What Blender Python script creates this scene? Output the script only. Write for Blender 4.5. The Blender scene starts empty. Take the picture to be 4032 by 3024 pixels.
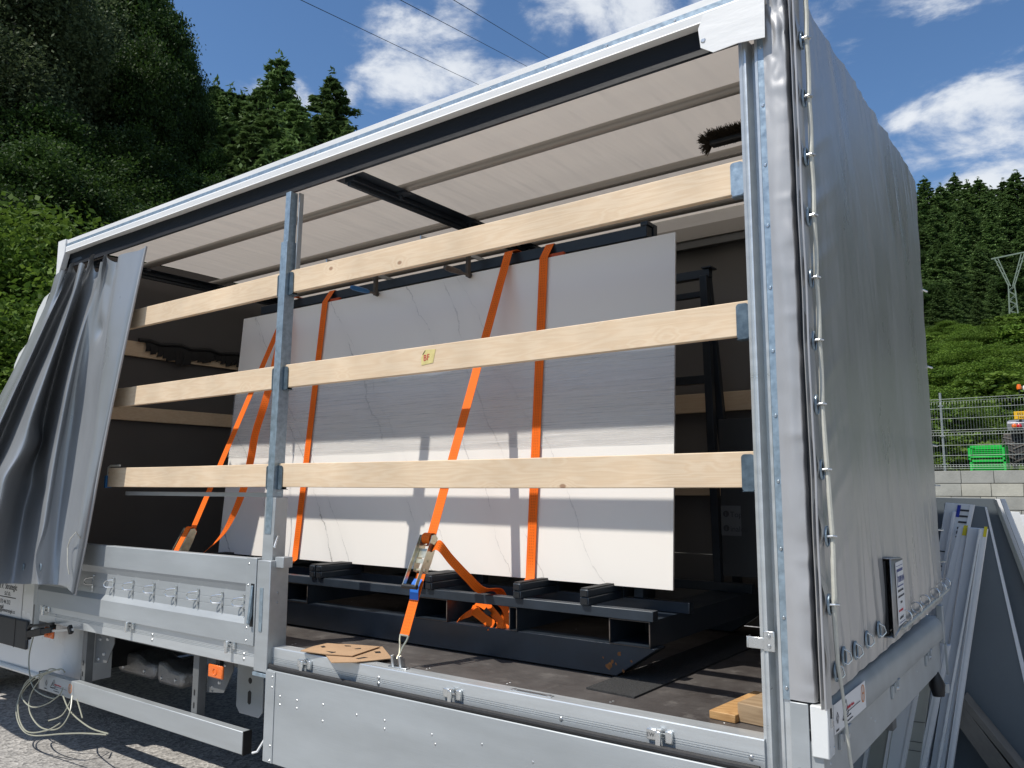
import bpy, bmesh, math, random
import numpy as np
from mathutils import Vector, Matrix, Euler
random.seed(7)
scene = bpy.context.scene
G = 0.87                       # height of the load floor datum above the ground
# ---------------------------------------------------------------- camera
YAW, PITCH, ROLL = -0.6358, 0.1283, 0.0014
CAMP = Vector((1.0556, -2.7269, 0.8459))
FPX = 3155.0
def _axes():
    a, p, r = YAW, PITCH, ROLL
    f = Vector((math.cos(p)*math.sin(a), math.cos(p)*math.cos(a), math.sin(p)))
    rt = Vector((math.cos(a), -math.sin(a), 0)); up = rt.cross(f)
    return rt*math.cos(r)+up*math.sin(r), -rt*math.sin(r)+up*math.cos(r), f
RT, UPV, FW = _axes()
cam_data = bpy.data.cameras.new("camera")
cam = bpy.data.objects.new("camera", cam_data); scene.collection.objects.link(cam)
cam.matrix_world = Matrix(((RT.x, UPV.x, -FW.x, CAMP.x), (RT.y, UPV.y, -FW.y, CAMP.y), (RT.z, UPV.z, -FW.z, CAMP.z+G), (0, 0, 0, 1)))
cam_data.sensor_width = 36.0; cam_data.lens = 36.0*FPX/4032.0
cam_data.clip_start = 0.05; cam_data.clip_end = 5000
scene.camera = cam
def at(px, py, ax, val):
    """pixel of the 2212x1659 view -> point on the plane coordinate[ax] = val (datum frame)"""
    sx, sy = px/0.5486, py/0.5486
    d = FW + RT*((sx-2016)/FPX) - UPV*((sy-1512)/FPX)
    t = (val-CAMP[ax])/d[ax]
    return CAMP + d*t
def az(px, py, dist):
    sx, sy = px/0.5486, py/0.5486
    d = FW + RT*((sx-2016)/FPX) - UPV*((sy-1512)/FPX)
    h = math.hypot(d.x, d.y)
    return CAMP + d*(dist/h)
# ---------------------------------------------------------------- light
SUNDIR = Vector((-0.50, -1.0, 1.80)).normalized()      # towards the sun
sun_d = bpy.data.lights.new("sun", 'SUN'); sun_d.energy = 4.6; sun_d.angle = math.radians(0.53); sun_d.color = (1.0, 0.955, 0.88)
sun = bpy.data.objects.new("sun", sun_d); scene.collection.objects.link(sun)
sun.rotation_euler = SUNDIR.to_track_quat('Z', 'Y').to_euler(); sun.location = (0, 0, 40)
elev = math.asin(SUNDIR.z); rot = math.atan2(SUNDIR.x, SUNDIR.y)
w = bpy.data.worlds.new("World"); scene.world = w; w.use_nodes = True
nt = w.node_tree; N = nt.nodes; L = nt.links
N.clear()
out = N.new('ShaderNodeOutputWorld'); bg = N.new('ShaderNodeBackground'); L.new(bg.outputs[0], out.inputs[0])
sky = N.new('ShaderNodeTexSky'); sky.sky_type = 'NISHITA'; sky.sun_disc = False
sky.sun_elevation = elev; sky.sun_rotation = rot; sky.altitude = 500; sky.air_density = 1.0; sky.dust_density = 0.35; sky.ozone_density = 3.0
bg.inputs[1].default_value = 0.115
def wmath(op, a, b=None, c=None):
    n = N.new('ShaderNodeMath'); n.operation = op
    for i, v in enumerate((a, b, c)):
        if v is None: continue
        if isinstance(v, (int, float)): n.inputs[i].default_value = v
        else: L.new(v, n.inputs[i])
    return n.outputs[0]
tc = N.new('ShaderNodeTexCoord'); 
sep = N.new('ShaderNodeSeparateXYZ'); L.new(tc.outputs['Generated'], sep.inputs[0])
def cloud_noise(scale, detail, rough, zsq=2.2, loc=(0, 0, 0)):
    mp = N.new('ShaderNodeMapping'); mp.inputs['Scale'].default_value = (1, 1, zsq); mp.inputs['Location'].default_value = loc
    L.new(tc.outputs['Generated'], mp.inputs[0])
    n = N.new('ShaderNodeTexNoise'); n.inputs['Scale'].default_value = scale; n.inputs['Detail'].default_value = detail; n.inputs['Roughness'].default_value = rough
    n.inputs['Distortion'].default_value = 0.25
    L.new(mp.outputs[0], n.inputs['Vector']); return n.outputs[0]
# soft envelopes in the sky directions where the clouds stand (direction, radius, strength)
env = None
for (px, py, rad, s) in ((905, 150, .13, 1.0), (830, 170, .10, .9), (1000, 130, .11, 1.0), (1110, 110, .10, .85), (1180, 30, .13, .95), (1330, 20, .16, 1.0), (1010, 10, .10, .8), (640, 215, .05, .75),
                         (760, 190, .05, 1.0), (560, 190, .04, .5), (2050, 30, .11, .75), (2120, 90, .08, .55), (1850, 110, .05, .6), (2010, 130, .05, .55), (1500, -150, .3, .9), (900, -250, .2, .7), (2080, 310, .10, 1.15), (2170, 270, .12, 1.1), (2000, 370, .08, 1.1),
                         (2212, 370, .12, 1.2), (2120, 400, .13, 1.2), (2300, 300, .2, 1.1), (1960, 250, .04, .7), (2210, 200, .05, .8)):
    d = (az(px, py, 100.0)-CAMP).normalized()
    dp = N.new('ShaderNodeVectorMath'); dp.operation = 'DISTANCE'
    L.new(tc.outputs['Generated'], dp.inputs[0]); dp.inputs[1].default_value = d
    e = N.new('ShaderNodeMapRange'); e.interpolation_type = 'SMOOTHSTEP'
    L.new(dp.outputs['Value'], e.inputs[0]); e.inputs[1].default_value = rad; e.inputs[2].default_value = 0.0; e.inputs[3].default_value = 0; e.inputs[4].default_value = s
    env = e.outputs[0] if env is None else wmath('MAXIMUM', env, e.outputs[0])
# scattered cloud on the half of the sky behind the camera (seen in reflections)
back = N.new('ShaderNodeMapRange'); L.new(sep.outputs[1], back.inputs[0]); back.inputs[1].default_value = 0.1; back.inputs[2].default_value = -0.3; back.inputs[3].default_value = 0; back.inputs[4].default_value = .62
env = wmath('MAXIMUM', env, back.outputs[0])
side = N.new('ShaderNodeMapRange'); L.new(sep.outputs[0], side.inputs[0]); side.inputs[1].default_value = .25; side.inputs[2].default_value = .6; side.inputs[3].default_value = 0; side.inputs[4].default_value = .8
env = wmath('MAXIMUM', env, side.outputs[0])
n1 = cloud_noise(8.5, 10, .6); n2 = cloud_noise(3.0, 3, .5, loc=(3, 1, 2))
dens = wmath('ADD', wmath('MULTIPLY', env, .56), wmath('MULTIPLY', wmath('SUBTRACT', n1, .5), 2.1))
dens = wmath('ADD', dens, wmath('MULTIPLY', wmath('SUBTRACT', n2, .5), .5))
cr = N.new('ShaderNodeMapRange'); cr.interpolation_type = 'SMOOTHERSTEP'; L.new(dens, cr.inputs[0]); cr.inputs[1].default_value = .20; cr.inputs[2].default_value = .80
cov = wmath('MULTIPLY', cr.outputs[0], wmath('MINIMUM', wmath('MULTIPLY', env, 2.2), 1.0))
shade = N.new('ShaderNodeMapRange'); L.new(n1, shade.inputs[0]); shade.inputs[1].default_value = .4; shade.inputs[2].default_value = .7; shade.inputs[3].default_value = .72; shade.inputs[4].default_value = 1.0
ccol = N.new('ShaderNodeMix'); ccol.data_type = 'RGBA'; L.new(shade.outputs[0], ccol.inputs[0]); ccol.inputs[6].default_value = (4.0, 4.6, 5.6, 1); ccol.inputs[7].default_value = (7.6, 7.9, 8.3, 1)
skym = N.new('ShaderNodeMix'); skym.data_type = 'RGBA'; L.new(wmath('MULTIPLY', cov, .92), skym.inputs[0]); hs = N.new('ShaderNodeHueSaturation'); hs.inputs['Saturation'].default_value = 1.12; hs.inputs['Value'].default_value = 1.2; L.new(sky.outputs[0], hs.inputs['Color']); L.new(hs.outputs[0], skym.inputs[6]); L.new(ccol.outputs[2], skym.inputs[7])
L.new(skym.outputs[2], bg.inputs[0])
vs = scene.view_settings; vs.view_transform = 'Standard'; vs.look = 'None'; vs.exposure = 0.0; vs.gamma = 1.0
scene.cycles.max_bounces = 8; scene.cycles.diffuse_bounces = 4; scene.cycles.glossy_bounces = 3; scene.cycles.transparent_max_bounces = 12; scene.cycles.transmission_bounces = 4
scene.cycles.caustics_reflective = False; scene.cycles.caustics_refractive = False
scene.cycles.use_denoising = True
# ---------------------------------------------------------------- object helpers
WLOC = {}
def tag(o, label=None, cat=None, group=None, kind=None):
    if label: o["label"] = label
    if cat: o["category"] = cat
    if group: o["group"] = group
    if kind: o["kind"] = kind
    return o
def thing(name, label, cat, loc, group=None):
    o = bpy.data.objects.new(name, None); o.empty_display_size = .2
    scene.collection.objects.link(o); o.location = (loc[0], loc[1], loc[2]+G)
    WLOC[o.name] = Vector((loc[0], loc[1], loc[2]+G)); tag(o, label, cat, group); return o
class MB:
    def __init__(s): s.v = []; s.f = []; s.m = []; s.mi = 0
    def add(s, vs, fs):
        b = len(s.v); s.v += [tuple(v) for v in vs]; s.f += [tuple(b+i for i in f) for f in fs]; s.m += [s.mi]*len(fs); return s
    def box(s, x0, x1, y0, y1, z0, z1):
        return s.add([(x0,y0,z0),(x1,y0,z0),(x1,y1,z0),(x0,y1,z0),(x0,y0,z1),(x1,y0,z1),(x1,y1,z1),(x0,y1,z1)],
                     [(0,3,2,1),(4,5,6,7),(0,1,5,4),(1,2,6,5),(2,3,7,6),(3,0,4,7)])
    def obox(s, c, ax, ay, az_):
        c = Vector(c); ax, ay, az_ = Vector(ax), Vector(ay), Vector(az_)
        P = [c+ax*i+ay*j+az_*k for k in (-1, 1) for (i, j) in ((-1,-1),(1,-1),(1,1),(-1,1))]
        return s.add(P, [(0,3,2,1),(4,5,6,7),(0,1,5,4),(1,2,6,5),(2,3,7,6),(3,0,4,7)])
    def bar(s, p0, p1, w, h, up=(0, 0, 1)):
        p0, p1 = Vector(p0), Vector(p1); d = p1-p0; l = d.length; d.normalize(); u = Vector(up)
        if abs(d.dot(u)) > .98: u = Vector((0, 1, 0))
        sd = d.cross(u).normalized(); u = sd.cross(d).normalized()
        return s.obox((p0+p1)/2, d*l/2, sd*w/2, u*h/2)
    def prism(s, prof, axis, a, b):
        """prof: list of 2D points; axis 0: (y,z), 1: (x,z), 2: (x,y)"""
        def P(p, t): return (t,p[0],p[1]) if axis == 0 else ((p[0],t,p[1]) if axis == 1 else (p[0],p[1],t))
        n = len(prof)
        vs = [P(p, a) for p in prof]+[P(p, b) for p in prof]
        fs = [tuple(range(n)), tuple(range(2*n-1, n-1, -1))]+[(i, n+i, n+(i+1) % n, (i+1) % n) for i in range(n)]
        return s.add(vs, fs)
    def tube(s, pts, r, n=8, cap=True):
        pts = [Vector(p) for p in pts]; rings = []; prev = None
        for i, p in enumerate(pts):
            d = (pts[min(i+1, len(pts)-1)]-pts[max(i-1, 0)]).normalized()
            u = prev if prev is not None else (Vector((0, 0, 1)) if abs(d.z) < .9 else Vector((1, 0, 0)))
            a = d.cross(u)
            if a.length < 1e-4: a = d.orthogonal()
            a.normalize(); u = a.cross(d).normalized(); prev = u
            rr = r[i] if isinstance(r, (list, tuple)) else r
            rings.append([p+(a*math.cos(2*math.pi*k/n)+u*math.sin(2*math.pi*k/n))*rr for k in range(n)])
        vs = [v for q in rings for v in q]
        fs = [(i*n+k, i*n+(k+1) % n, (i+1)*n+(k+1) % n, (i+1)*n+k) for i in range(len(pts)-1) for k in range(n)]
        if cap: fs += [tuple(range(n-1, -1, -1)), tuple((len(pts)-1)*n+k for k in range(n))]
        return s.add(vs, fs)
    def cyl(s, p0, p1, r, n=16, r2=None): return s.tube([p0, p1], [r, r if r2 is None else r2], n)
    def ribbon(s, pts, wv, th=.003, closed=False):
        """flat band following pts; wv: half width vector (or list)"""
        pts = [Vector(p) for p in pts]; vs = []; fs = []
        for i, p in enumerate(pts):
            d = (pts[min(i+1, len(pts)-1)]-pts[max(i-1, 0)]).normalized()
            wvv = Vector(wv[i]) if isinstance(wv, list) else Vector(wv)
            n = d.cross(wvv).normalized()*th/2
            vs += [p-wvv-n, p+wvv-n, p+wvv+n, p-wvv+n]
        for i in range(len(pts)-1):
            a, b = i*4, i*4+4
            fs += [(a+k, a+(k+1) % 4, b+(k+1) % 4, b+k) for k in range(4)]
        fs += [(3, 2, 1, 0), tuple(len(vs)-4+k for k in range(4))]
        return s.add(vs, fs)
    def disc(s, c, nrm, r, h=.003, n=12):
        c = Vector(c); nrm = Vector(nrm).normalized(); return s.cyl(c, c+nrm*h, r, n, r*.7)
    def torus(s, c, nrm, R, r, n=16, m=6, a0=0, a1=2*math.pi, up=None):
        c = Vector(c); nrm = Vector(nrm).normalized(); u = Vector(up).normalized() if up else nrm.orthogonal().normalized(); v = nrm.cross(u)
        full = abs(a1-a0-2*math.pi) < 1e-4
        k = n+1
        pts = [c+(u*math.cos(a0+(a1-a0)*i/n)+v*math.sin(a0+(a1-a0)*i/n))*R for i in range(k)]
        return s.tube(pts, r, m, cap=not full)
    def build(s, name, mat, parent=None, bevel=0, smooth=True, origin=None, angle=35, mats=None, label=None, cat=None, group=None, kind=None):
        me = bpy.data.meshes.new(name)
        if parent is not None: o0 = WLOC[parent.name]
        elif origin is not None: o0 = Vector((origin[0], origin[1], origin[2]+G))
        else: o0 = Vector((0, 0, 0))
        me.from_pydata([(v[0]-o0.x, v[1]-o0.y, v[2]+G-o0.z) for v in s.v], [], s.f)
        if mats:
            for m in mats: me.materials.append(m)
            me.polygons.foreach_set('material_index', s.m)
        else: me.materials.append(mat)
        bm = bmesh.new(); bm.from_mesh(me); bmesh.ops.recalc_face_normals(bm, faces=bm.faces); bm.to_mesh(me); bm.free()
        if smooth:
            me.polygons.foreach_set('use_smooth', [True]*len(me.polygons)); me.set_sharp_from_angle(angle=math.radians(angle))
        me.update()
        o = bpy.data.objects.new(name, me); scene.collection.objects.link(o)
        WLOC[o.name] = o0
        if parent is not None: o.parent = parent
        else: o.location = o0
        if bevel:
            b = o.modifiers.new('bevel', 'BEVEL'); b.width = bevel; b.segments = 2; b.limit_method = 'ANGLE'; b.angle_limit = math.radians(40)
        tag(o, label, cat, group, kind)
        return o
def B(*a): return MB().box(*a)
def cyl_copy_tree(o, delta, parent=None, **kw):
    c = o.copy(); scene.collection.objects.link(c)
    if parent is not None: c.parent = parent
    else: c.location = o.location+Vector(delta)
    WLOC[c.name] = WLOC[o.name]+Vector(delta)
    for ch in list(o.children): cyl_copy_tree(ch, delta, c)
    return c
# ---------------------------------------------------------------- materials
MATS = {}
def mat(name, col, rough=.5, metal=0.0, spec=.5, noise=None, bump=None, coat=0, sheen=0, trans=0, alpha=1.0, emit=None):
    """noise=(scale, amount, (sx,sy,sz)) varies the colour; bump=(scale, strength, (sx,sy,sz))"""
    m = bpy.data.materials.new(name); m.use_nodes = True; t = m.node_tree; p = t.nodes['Principled BSDF']
    p.inputs['Base Color'].default_value = (*col, 1); p.inputs['Roughness'].default_value = rough; p.inputs['Metallic'].default_value = metal
    p.inputs['Specular IOR Level'].default_value = spec; p.inputs['Coat Weight'].default_value = coat
    tcn = t.nodes.new('ShaderNodeTexCoord')
    def nz(scale, sc, detail=5, rough_=.6):
        mp = t.nodes.new('ShaderNodeMapping'); mp.inputs['Scale'].default_value = sc; t.links.new(tcn.outputs['Object'], mp.inputs[0])
        n = t.nodes.new('ShaderNodeTexNoise'); n.inputs['Scale'].default_value = scale; n.inputs['Detail'].default_value = detail; n.inputs['Roughness'].default_value = rough_
        t.links.new(mp.outputs[0], n.inputs['Vector']); return n.outputs[0]
    if noise:
        sc, am, st = noise
        n = nz(sc, st); mr = t.nodes.new('ShaderNodeMapRange'); t.links.new(n, mr.inputs[0]); mr.inputs[1].default_value = .3; mr.inputs[2].default_value = .7
        mr.inputs[3].default_value = 1-am; mr.inputs[4].default_value = 1+am
        mx = t.nodes.new('ShaderNodeVectorMath'); mx.operation = 'SCALE'; mx.inputs[0].default_value = col; t.links.new(mr.outputs[0], mx.inputs['Scale'])
        t.links.new(mx.outputs[0], p.inputs['Base Color'])
        rr = t.nodes.new('ShaderNodeMapRange'); t.links.new(n, rr.inputs[0]); rr.inputs[1].default_value = .3; rr.inputs[2].default_value = .7; rr.inputs[3].default_value = max(.02, rough-.07); rr.inputs[4].default_value = min(1, rough+.07)
        t.links.new(rr.outputs[0], p.inputs['Roughness'])
    if bump:
        sc, stg, st = bump
        n = nz(sc, st, 4); b = t.nodes.new('ShaderNodeBump'); b.inputs['Strength'].default_value = stg; b.inputs['Distance'].default_value = .01
        t.links.new(n, b.inputs['Height']); t.links.new(b.outputs[0], p.inputs['Normal'])
    if emit: p.inputs['Emission Color'].default_value = (*emit[0], 1); p.inputs['Emission Strength'].default_value = emit[1]
    MATS[name] = m; return m
one = (1, 1, 1)
M_alu = mat('anodised_aluminium', (.45, .475, .485), .42, .45, noise=(3, .05, (1, 8, 8)), bump=(60, .05, (.15, 4, 4)))
M_alu2 = mat('mill_aluminium', (.62, .65, .66), .34, .55, noise=(4, .07, (.6, 6, 6)), bump=(90, .04, (.2, 3, 3)))
M_board = mat('aluminium_board', (.415, .44, .45), .5, .35, noise=(2.6, .13, (.35, 1.6, 1.6)), bump=(50, .04, (.1, 3, 3)))
M_galv = mat('galvanised_steel', (.32, .40, .46), .36, .55, noise=(35, .22, one), bump=(60, .06, one))
M_pocket = mat('dark_galvanised_plate', (.11, .15, .18), .42, .5, noise=(30, .3, one))
M_zinc = mat('zinc_plated_steel', (.72, .74, .74), .25, .9, noise=(20, .1, one))
M_rivet = mat('rivet_steel', (.55, .57, .58), .3, .9)
M_black = mat('black_plastic', (.012, .012, .013), .5, 0, noise=(12, .3, one))
M_rubber = mat('black_rubber', (.018, .018, .019), .6, 0, bump=(40, .2, one), noise=(14, .3, one))
M_valance = mat('black_pvc_valance', (.008, .009, .011), .6, 0, spec=.25, bump=(5, .5, (1, 1, 3)))
M_white = mat('white_pvc_fabric', (.76, .76, .75), .42, 0, noise=(3, .05, (.4, 2, 2)), bump=(6, .25, (.5, 2, 2)))
M_whitepaint = mat('white_vehicle_paint', (.74, .75, .74), .28, 0, coat=.5, noise=(1.5, .03, one))
M_trim = mat('grey_plastic_trim', (.035, .037, .04), .55, 0, bump=(150, .08, one))
M_glass = mat('dark_window_glass', (.02, .025, .025), .06, 0)
M_dsteel = mat('dark_painted_steel', (.026, .035, .047), .36, .15, noise=(5, .25, one), bump=(45, .05, one))
M_tubein = mat('bare_tube_inside', (.11, .09, .075), .6, .3, noise=(14, .5, one))
M_black2 = mat('opening_shade_black', (.01, .011, .013), .5)  # flat black paints the shade inside slots, holes and narrow gaps
M_mat = mat('rubber_granulate_mat', (.035, .035, .035), .85, 0, noise=(180, .6, one), bump=(180, .8, one))
M_card = mat('cardboard', (.42, .27, .155), .8, 0, noise=(5, .1, one), bump=(90, .12, (1, .1, 1)))
M_orange_lamp = mat('orange_reflector', (.90, .17, .01), .22, 0, bump=(110, .4, one), coat=.6)
M_blue = mat('blue_label', (.02, .16, .62), .5)
M_bluegrip = mat('blue_plastic_grip', (.02, .13, .32), .4)
M_rope = mat('plastic_cord', (.55, .54, .47), .4, 0, noise=(30, .1, one)); M_clearcord = mat('translucent_plastic_cord', (.33, .33, .26), .3, 0)
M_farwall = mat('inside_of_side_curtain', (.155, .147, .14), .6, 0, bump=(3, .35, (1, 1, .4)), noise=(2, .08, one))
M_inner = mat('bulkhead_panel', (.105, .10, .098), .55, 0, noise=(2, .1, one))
M_bristle = mat('brush_bristle', (.035, .024, .012), .8)
M_ink = mat('black_print', (.03, .03, .035), .6)
M_redink = mat('red_print', (.55, .03, .05), .6)
M_orangeink = mat('orange_print', (.75, .24, .03), .5)
M_blueink = mat('navy_print', (.05, .07, .22), .6)
M_paper = mat('white_label', (.78, .78, .78), .4)
M_chassis = mat('grey_chassis_steel', (.17, .175, .175), .5, .3, noise=(8, .15, one))
M_shield = mat('embossed_heat_shield', (.50, .48, .45), .42, .75, bump=(75, 1.0, one), noise=(6, .25, one))
def wood(name, c1, c2, knots=True):
    m = bpy.data.materials.new(name); m.use_nodes = True; t = m.node_tree; p = t.nodes['Principled BSDF']; p.inputs['Roughness'].default_value = .62
    tcn = t.nodes.new('ShaderNodeTexCoord'); oi = t.nodes.new('ShaderNodeObjectInfo')
    mul = t.nodes.new('ShaderNodeVectorMath'); mul.operation = 'SCALE'; mul.inputs[0].default_value = (11.3, 0, 3.7); t.links.new(oi.outputs['Random'], mul.inputs['Scale'])
    ad = t.nodes.new('ShaderNodeVectorMath'); ad.operation = 'ADD'; t.links.new(tcn.outputs['Object'], ad.inputs[0]); t.links.new(mul.outputs[0], ad.inputs[1])
    # knots: voronoi cells stretched along the board
    mp = t.nodes.new('ShaderNodeMapping'); mp.inputs['Scale'].default_value = (1, .0, 1.6); t.links.new(ad.outputs[0], mp.inputs[0])
    vo = t.nodes.new('ShaderNodeTexVoronoi'); vo.voronoi_dimensions = '3D'; vo.inputs['Scale'].default_value = 4.6; t.links.new(mp.outputs[0], vo.inputs['Vector'])
    kn = t.nodes.new('ShaderNodeMapRange'); t.links.new(vo.outputs['Distance'], kn.inputs[0]); kn.inputs[1].default_value = .0; kn.inputs[2].default_value = .30; kn.inputs[3].default_value = 1; kn.inputs[4].default_value = 0
    # rings: warp z by noise along x and by the knots, then a wave
    m2 = t.nodes.new('ShaderNodeMapping'); m2.inputs['Scale'].default_value = (.9, 3, 9); t.links.new(ad.outputs[0], m2.inputs[0])
    n = t.nodes.new('ShaderNodeTexNoise'); n.inputs['Scale'].default_value = 1.3; n.inputs['Detail'].default_value = 3; t.links.new(m2.outputs[0], n.inputs['Vector'])
    mm = t.nodes.new('ShaderNodeMath'); mm.operation = 'MULTIPLY_ADD'; t.links.new(kn.outputs[0], mm.inputs[0]); mm.inputs[1].default_value = .22; t.links.new(n.outputs[0], mm.inputs[2])
    sn = t.nodes.new('ShaderNodeMath'); sn.operation = 'MULTIPLY'; t.links.new(mm.outputs[0], sn.inputs[0]); sn.inputs[1].default_value = 75
    si = t.nodes.new('ShaderNodeMath'); si.operation = 'SINE'; t.links.new(sn.outputs[0], si.inputs[0])
    mr = t.nodes.new('ShaderNodeMapRange'); t.links.new(si.outputs[0], mr.inputs[0]); mr.inputs[1].default_value = -1; mr.inputs[2].default_value = 1; mr.inputs[3].default_value = 0; mr.inputs[4].default_value = .55
    f = t.nodes.new('ShaderNodeTexNoise'); m3 = t.nodes.new('ShaderNodeMapping'); m3.inputs['Scale'].default_value = (1.2, 30, 60); t.links.new(ad.outputs[0], m3.inputs[0]); f.inputs['Scale'].default_value = 4; t.links.new(m3.outputs[0], f.inputs['Vector'])
    a2 = t.nodes.new('ShaderNodeMath'); a2.operation = 'MULTIPLY_ADD'; t.links.new(f.outputs[0], a2.inputs[0]); a2.inputs[1].default_value = .5; t.links.new(mr.outputs[0], a2.inputs[2])
    mx = t.nodes.new('ShaderNodeMix'); mx.data_type = 'RGBA'; t.links.new(a2.outputs[0], mx.inputs[0]); mx.inputs[6].default_value = (*c1, 1); mx.inputs[7].default_value = (*c2, 1)
    last = mx.outputs[2]
    if knots:
        kc = t.nodes.new('ShaderNodeMapRange'); t.links.new(vo.outputs['Distance'], kc.inputs[0]); kc.inputs[1].default_value = .050; kc.inputs[2].default_value = .085; kc.inputs[3].default_value = .75; kc.inputs[4].default_value = 0
        kx = t.nodes.new('ShaderNodeMix'); kx.data_type = 'RGBA'; t.links.new(kc.outputs[0], kx.inputs[0]); t.links.new(last, kx.inputs[6]); kx.inputs[7].default_value = (.26, .115, .05, 1); last = kx.outputs[2]
    g = t.nodes.new('ShaderNodeTexNoise'); g.inputs['Scale'].default_value = 2.2; g.inputs['Detail'].default_value = 5; t.links.new(ad.outputs[0], g.inputs['Vector'])
    gm = t.nodes.new('ShaderNodeMapRange'); t.links.new(g.outputs[0], gm.inputs[0]); gm.inputs[1].default_value = .3; gm.inputs[2].default_value = .7; gm.inputs[3].default_value = .80; gm.inputs[4].default_value = 1.08
    sc = t.nodes.new('ShaderNodeVectorMath'); sc.operation = 'SCALE'; t.links.new(last, sc.inputs[0]); t.links.new(gm.outputs[0], sc.inputs['Scale'])
    t.links.new(sc.outputs[0], p.inputs['Base Color'])
    b = t.nodes.new('ShaderNodeBump'); b.inputs['Strength'].default_value = .12; b.inputs['Distance'].default_value = .004; t.links.new(f.outputs[0], b.inputs['Height']); t.links.new(b.outputs[0], p.inputs['Normal'])
    return m
M_wood = wood('planed_spruce', (.80, .64, .455), (.73, .54, .35))
M_wood2 = wood('rough_sawn_board', (.60, .36, .15), (.42, .22, .08))
M_wood3 = wood('weathered_beam', (.42, .30, .18), (.27, .18, .10))
def pvc(name, col, rough, wr):
    m = mat(name, col, rough, .38, noise=(2.2, .09, (1, 1, .5)), coat=.0)
    t = m.node_tree; p = t.nodes['Principled BSDF']
    tcn = t.nodes.new('ShaderNodeTexCoord'); b = None
    for sc, st, stg, dist in wr:
        mp = t.nodes.new('ShaderNodeMapping'); mp.inputs['Scale'].default_value = st; t.links.new(tcn.outputs['Object'], mp.inputs[0])
        n = t.nodes.new('ShaderNodeTexNoise'); n.inputs['Scale'].default_value = sc; n.inputs['Detail'].default_value = 1; t.links.new(mp.outputs[0], n.inputs['Vector'])
        bb = t.nodes.new('ShaderNodeBump'); bb.inputs['Strength'].default_value = stg; bb.inputs['Distance'].default_value = dist; t.links.new(n.outputs[0], bb.inputs['Height'])
        if b: t.links.new(b.outputs[0], bb.inputs['Normal'])
        b = bb
    t.links.new(b.outputs[0], p.inputs['Normal']); return m
M_curtain = pvc('silver_pvc_curtain', (.33, .345, .36), .32, [(3, (1, 1, 1), .25, .02), (220, one, .05, .002)])
M_tarp = pvc('silver_pvc_tarpaulin', (.46, .455, .445), .31, [(1.6, (1, 2.4, .35), .30, .03), (6, (1, 3.0, .20), .34, .012), (240, one, .05, .002)])
M_hem = pvc('silver_pvc_hem', (.43, .43, .435), .5, [(5, (1, 1, 1.6), .3, .02), (220, one, .05, .002)])
# roof fabric lets daylight through
M_roof = bpy.data.materials.new('translucent_roof_fabric'); M_roof.use_nodes = True
_t = M_roof.node_tree; _t.nodes.clear(); _o = _t.nodes.new('ShaderNodeOutputMaterial'); _m = _t.nodes.new('ShaderNodeMixShader'); _d = _t.nodes.new('ShaderNodeBsdfDiffuse'); _tr = _t.nodes.new('ShaderNodeBsdfTranslucent')
_d.inputs[0].default_value = (.62, .60, .56, 1); _tr.inputs[0].default_value = (.55, .485, .415, 1); _m.inputs[0].default_value = .42
_t.links.new(_d.outputs[0], _m.inputs[1]); _t.links.new(_tr.outputs[0], _m.inputs[2]); _t.links.new(_m.outputs[0], _o.inputs[0])
_tc = _t.nodes.new('ShaderNodeTexCoord'); _mp = _t.nodes.new('ShaderNodeMapping'); _mp.inputs['Scale'].default_value = (5, .7, 1); _mp.inputs['Rotation'].default_value = (0, 0, .35); _t.links.new(_tc.outputs['Object'], _mp.inputs[0])
_n = _t.nodes.new('ShaderNodeTexNoise'); _n.inputs['Scale'].default_value = 1.6; _t.links.new(_mp.outputs[0], _n.inputs['Vector']); _b = _t.nodes.new('ShaderNodeBump'); _b.inputs['Strength'].default_value = .8; _b.inputs['Distance'].default_value = .05
_t.links.new(_n.outputs[0], _b.inputs['Height']); _t.links.new(_b.outputs[0], _d.inputs['Normal']); _t.links.new(_b.outputs[0], _tr.inputs['Normal'])
def studs(name, pts, nrm, r, h, parent, n=12, m=None):
    """small round heads, each an object of its own sharing one mesh"""
    m = m or M_rivet; p0 = Vector(pts[0]); first = MB().disc(p0, nrm, r, h, n).build(name, m, parent)
    for q in pts[1:]:
        c = first.copy(); scene.collection.objects.link(c); c.location = first.location+(Vector(q)-p0); WLOC[c.name] = WLOC[first.name]
    return first
def text_mesh(body, size, origin, xdir, ydir, name, m, parent, align='LEFT', off=.0008, xs=1.0):
    """writing as thin flat mesh; origin in datum frame, xdir along the line, ydir up"""
    cu = bpy.data.curves.new(name, 'FONT'); cu.body = body; cu.size = size; cu.align_x = align; cu.extrude = 0.0003; cu.resolution_u = 3
    tmp = bpy.data.objects.new('tmp_text', cu); scene.collection.objects.link(tmp)
    dg = bpy.context.evaluated_depsgraph_get(); me = bpy.data.meshes.new_from_object(tmp.evaluated_get(dg))
    scene.collection.objects.unlink(tmp); bpy.data.objects.remove(tmp); bpy.data.curves.remove(cu)
    xd = Vector(xdir).normalized(); yd = Vector(ydir).normalized(); zd = xd.cross(yd); o = Vector(origin)
    mb = MB(); mb.add([o+xd*v.co.x*xs+yd*v.co.y+zd*(v.co.z+off) for v in me.vertices], [tuple(p.vertices) for p in me.polygons])
    bpy.data.meshes.remove(me)
    return mb
# ================================================================ TRUCK
truck = thing('curtain_side_truck', 'white and grey curtain-sided flatbed truck with its side curtain drawn open', 'truck', (-2.5, 1.07, -G))
W = 2.14
FL = 0.02                                        # load floor surface
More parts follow.
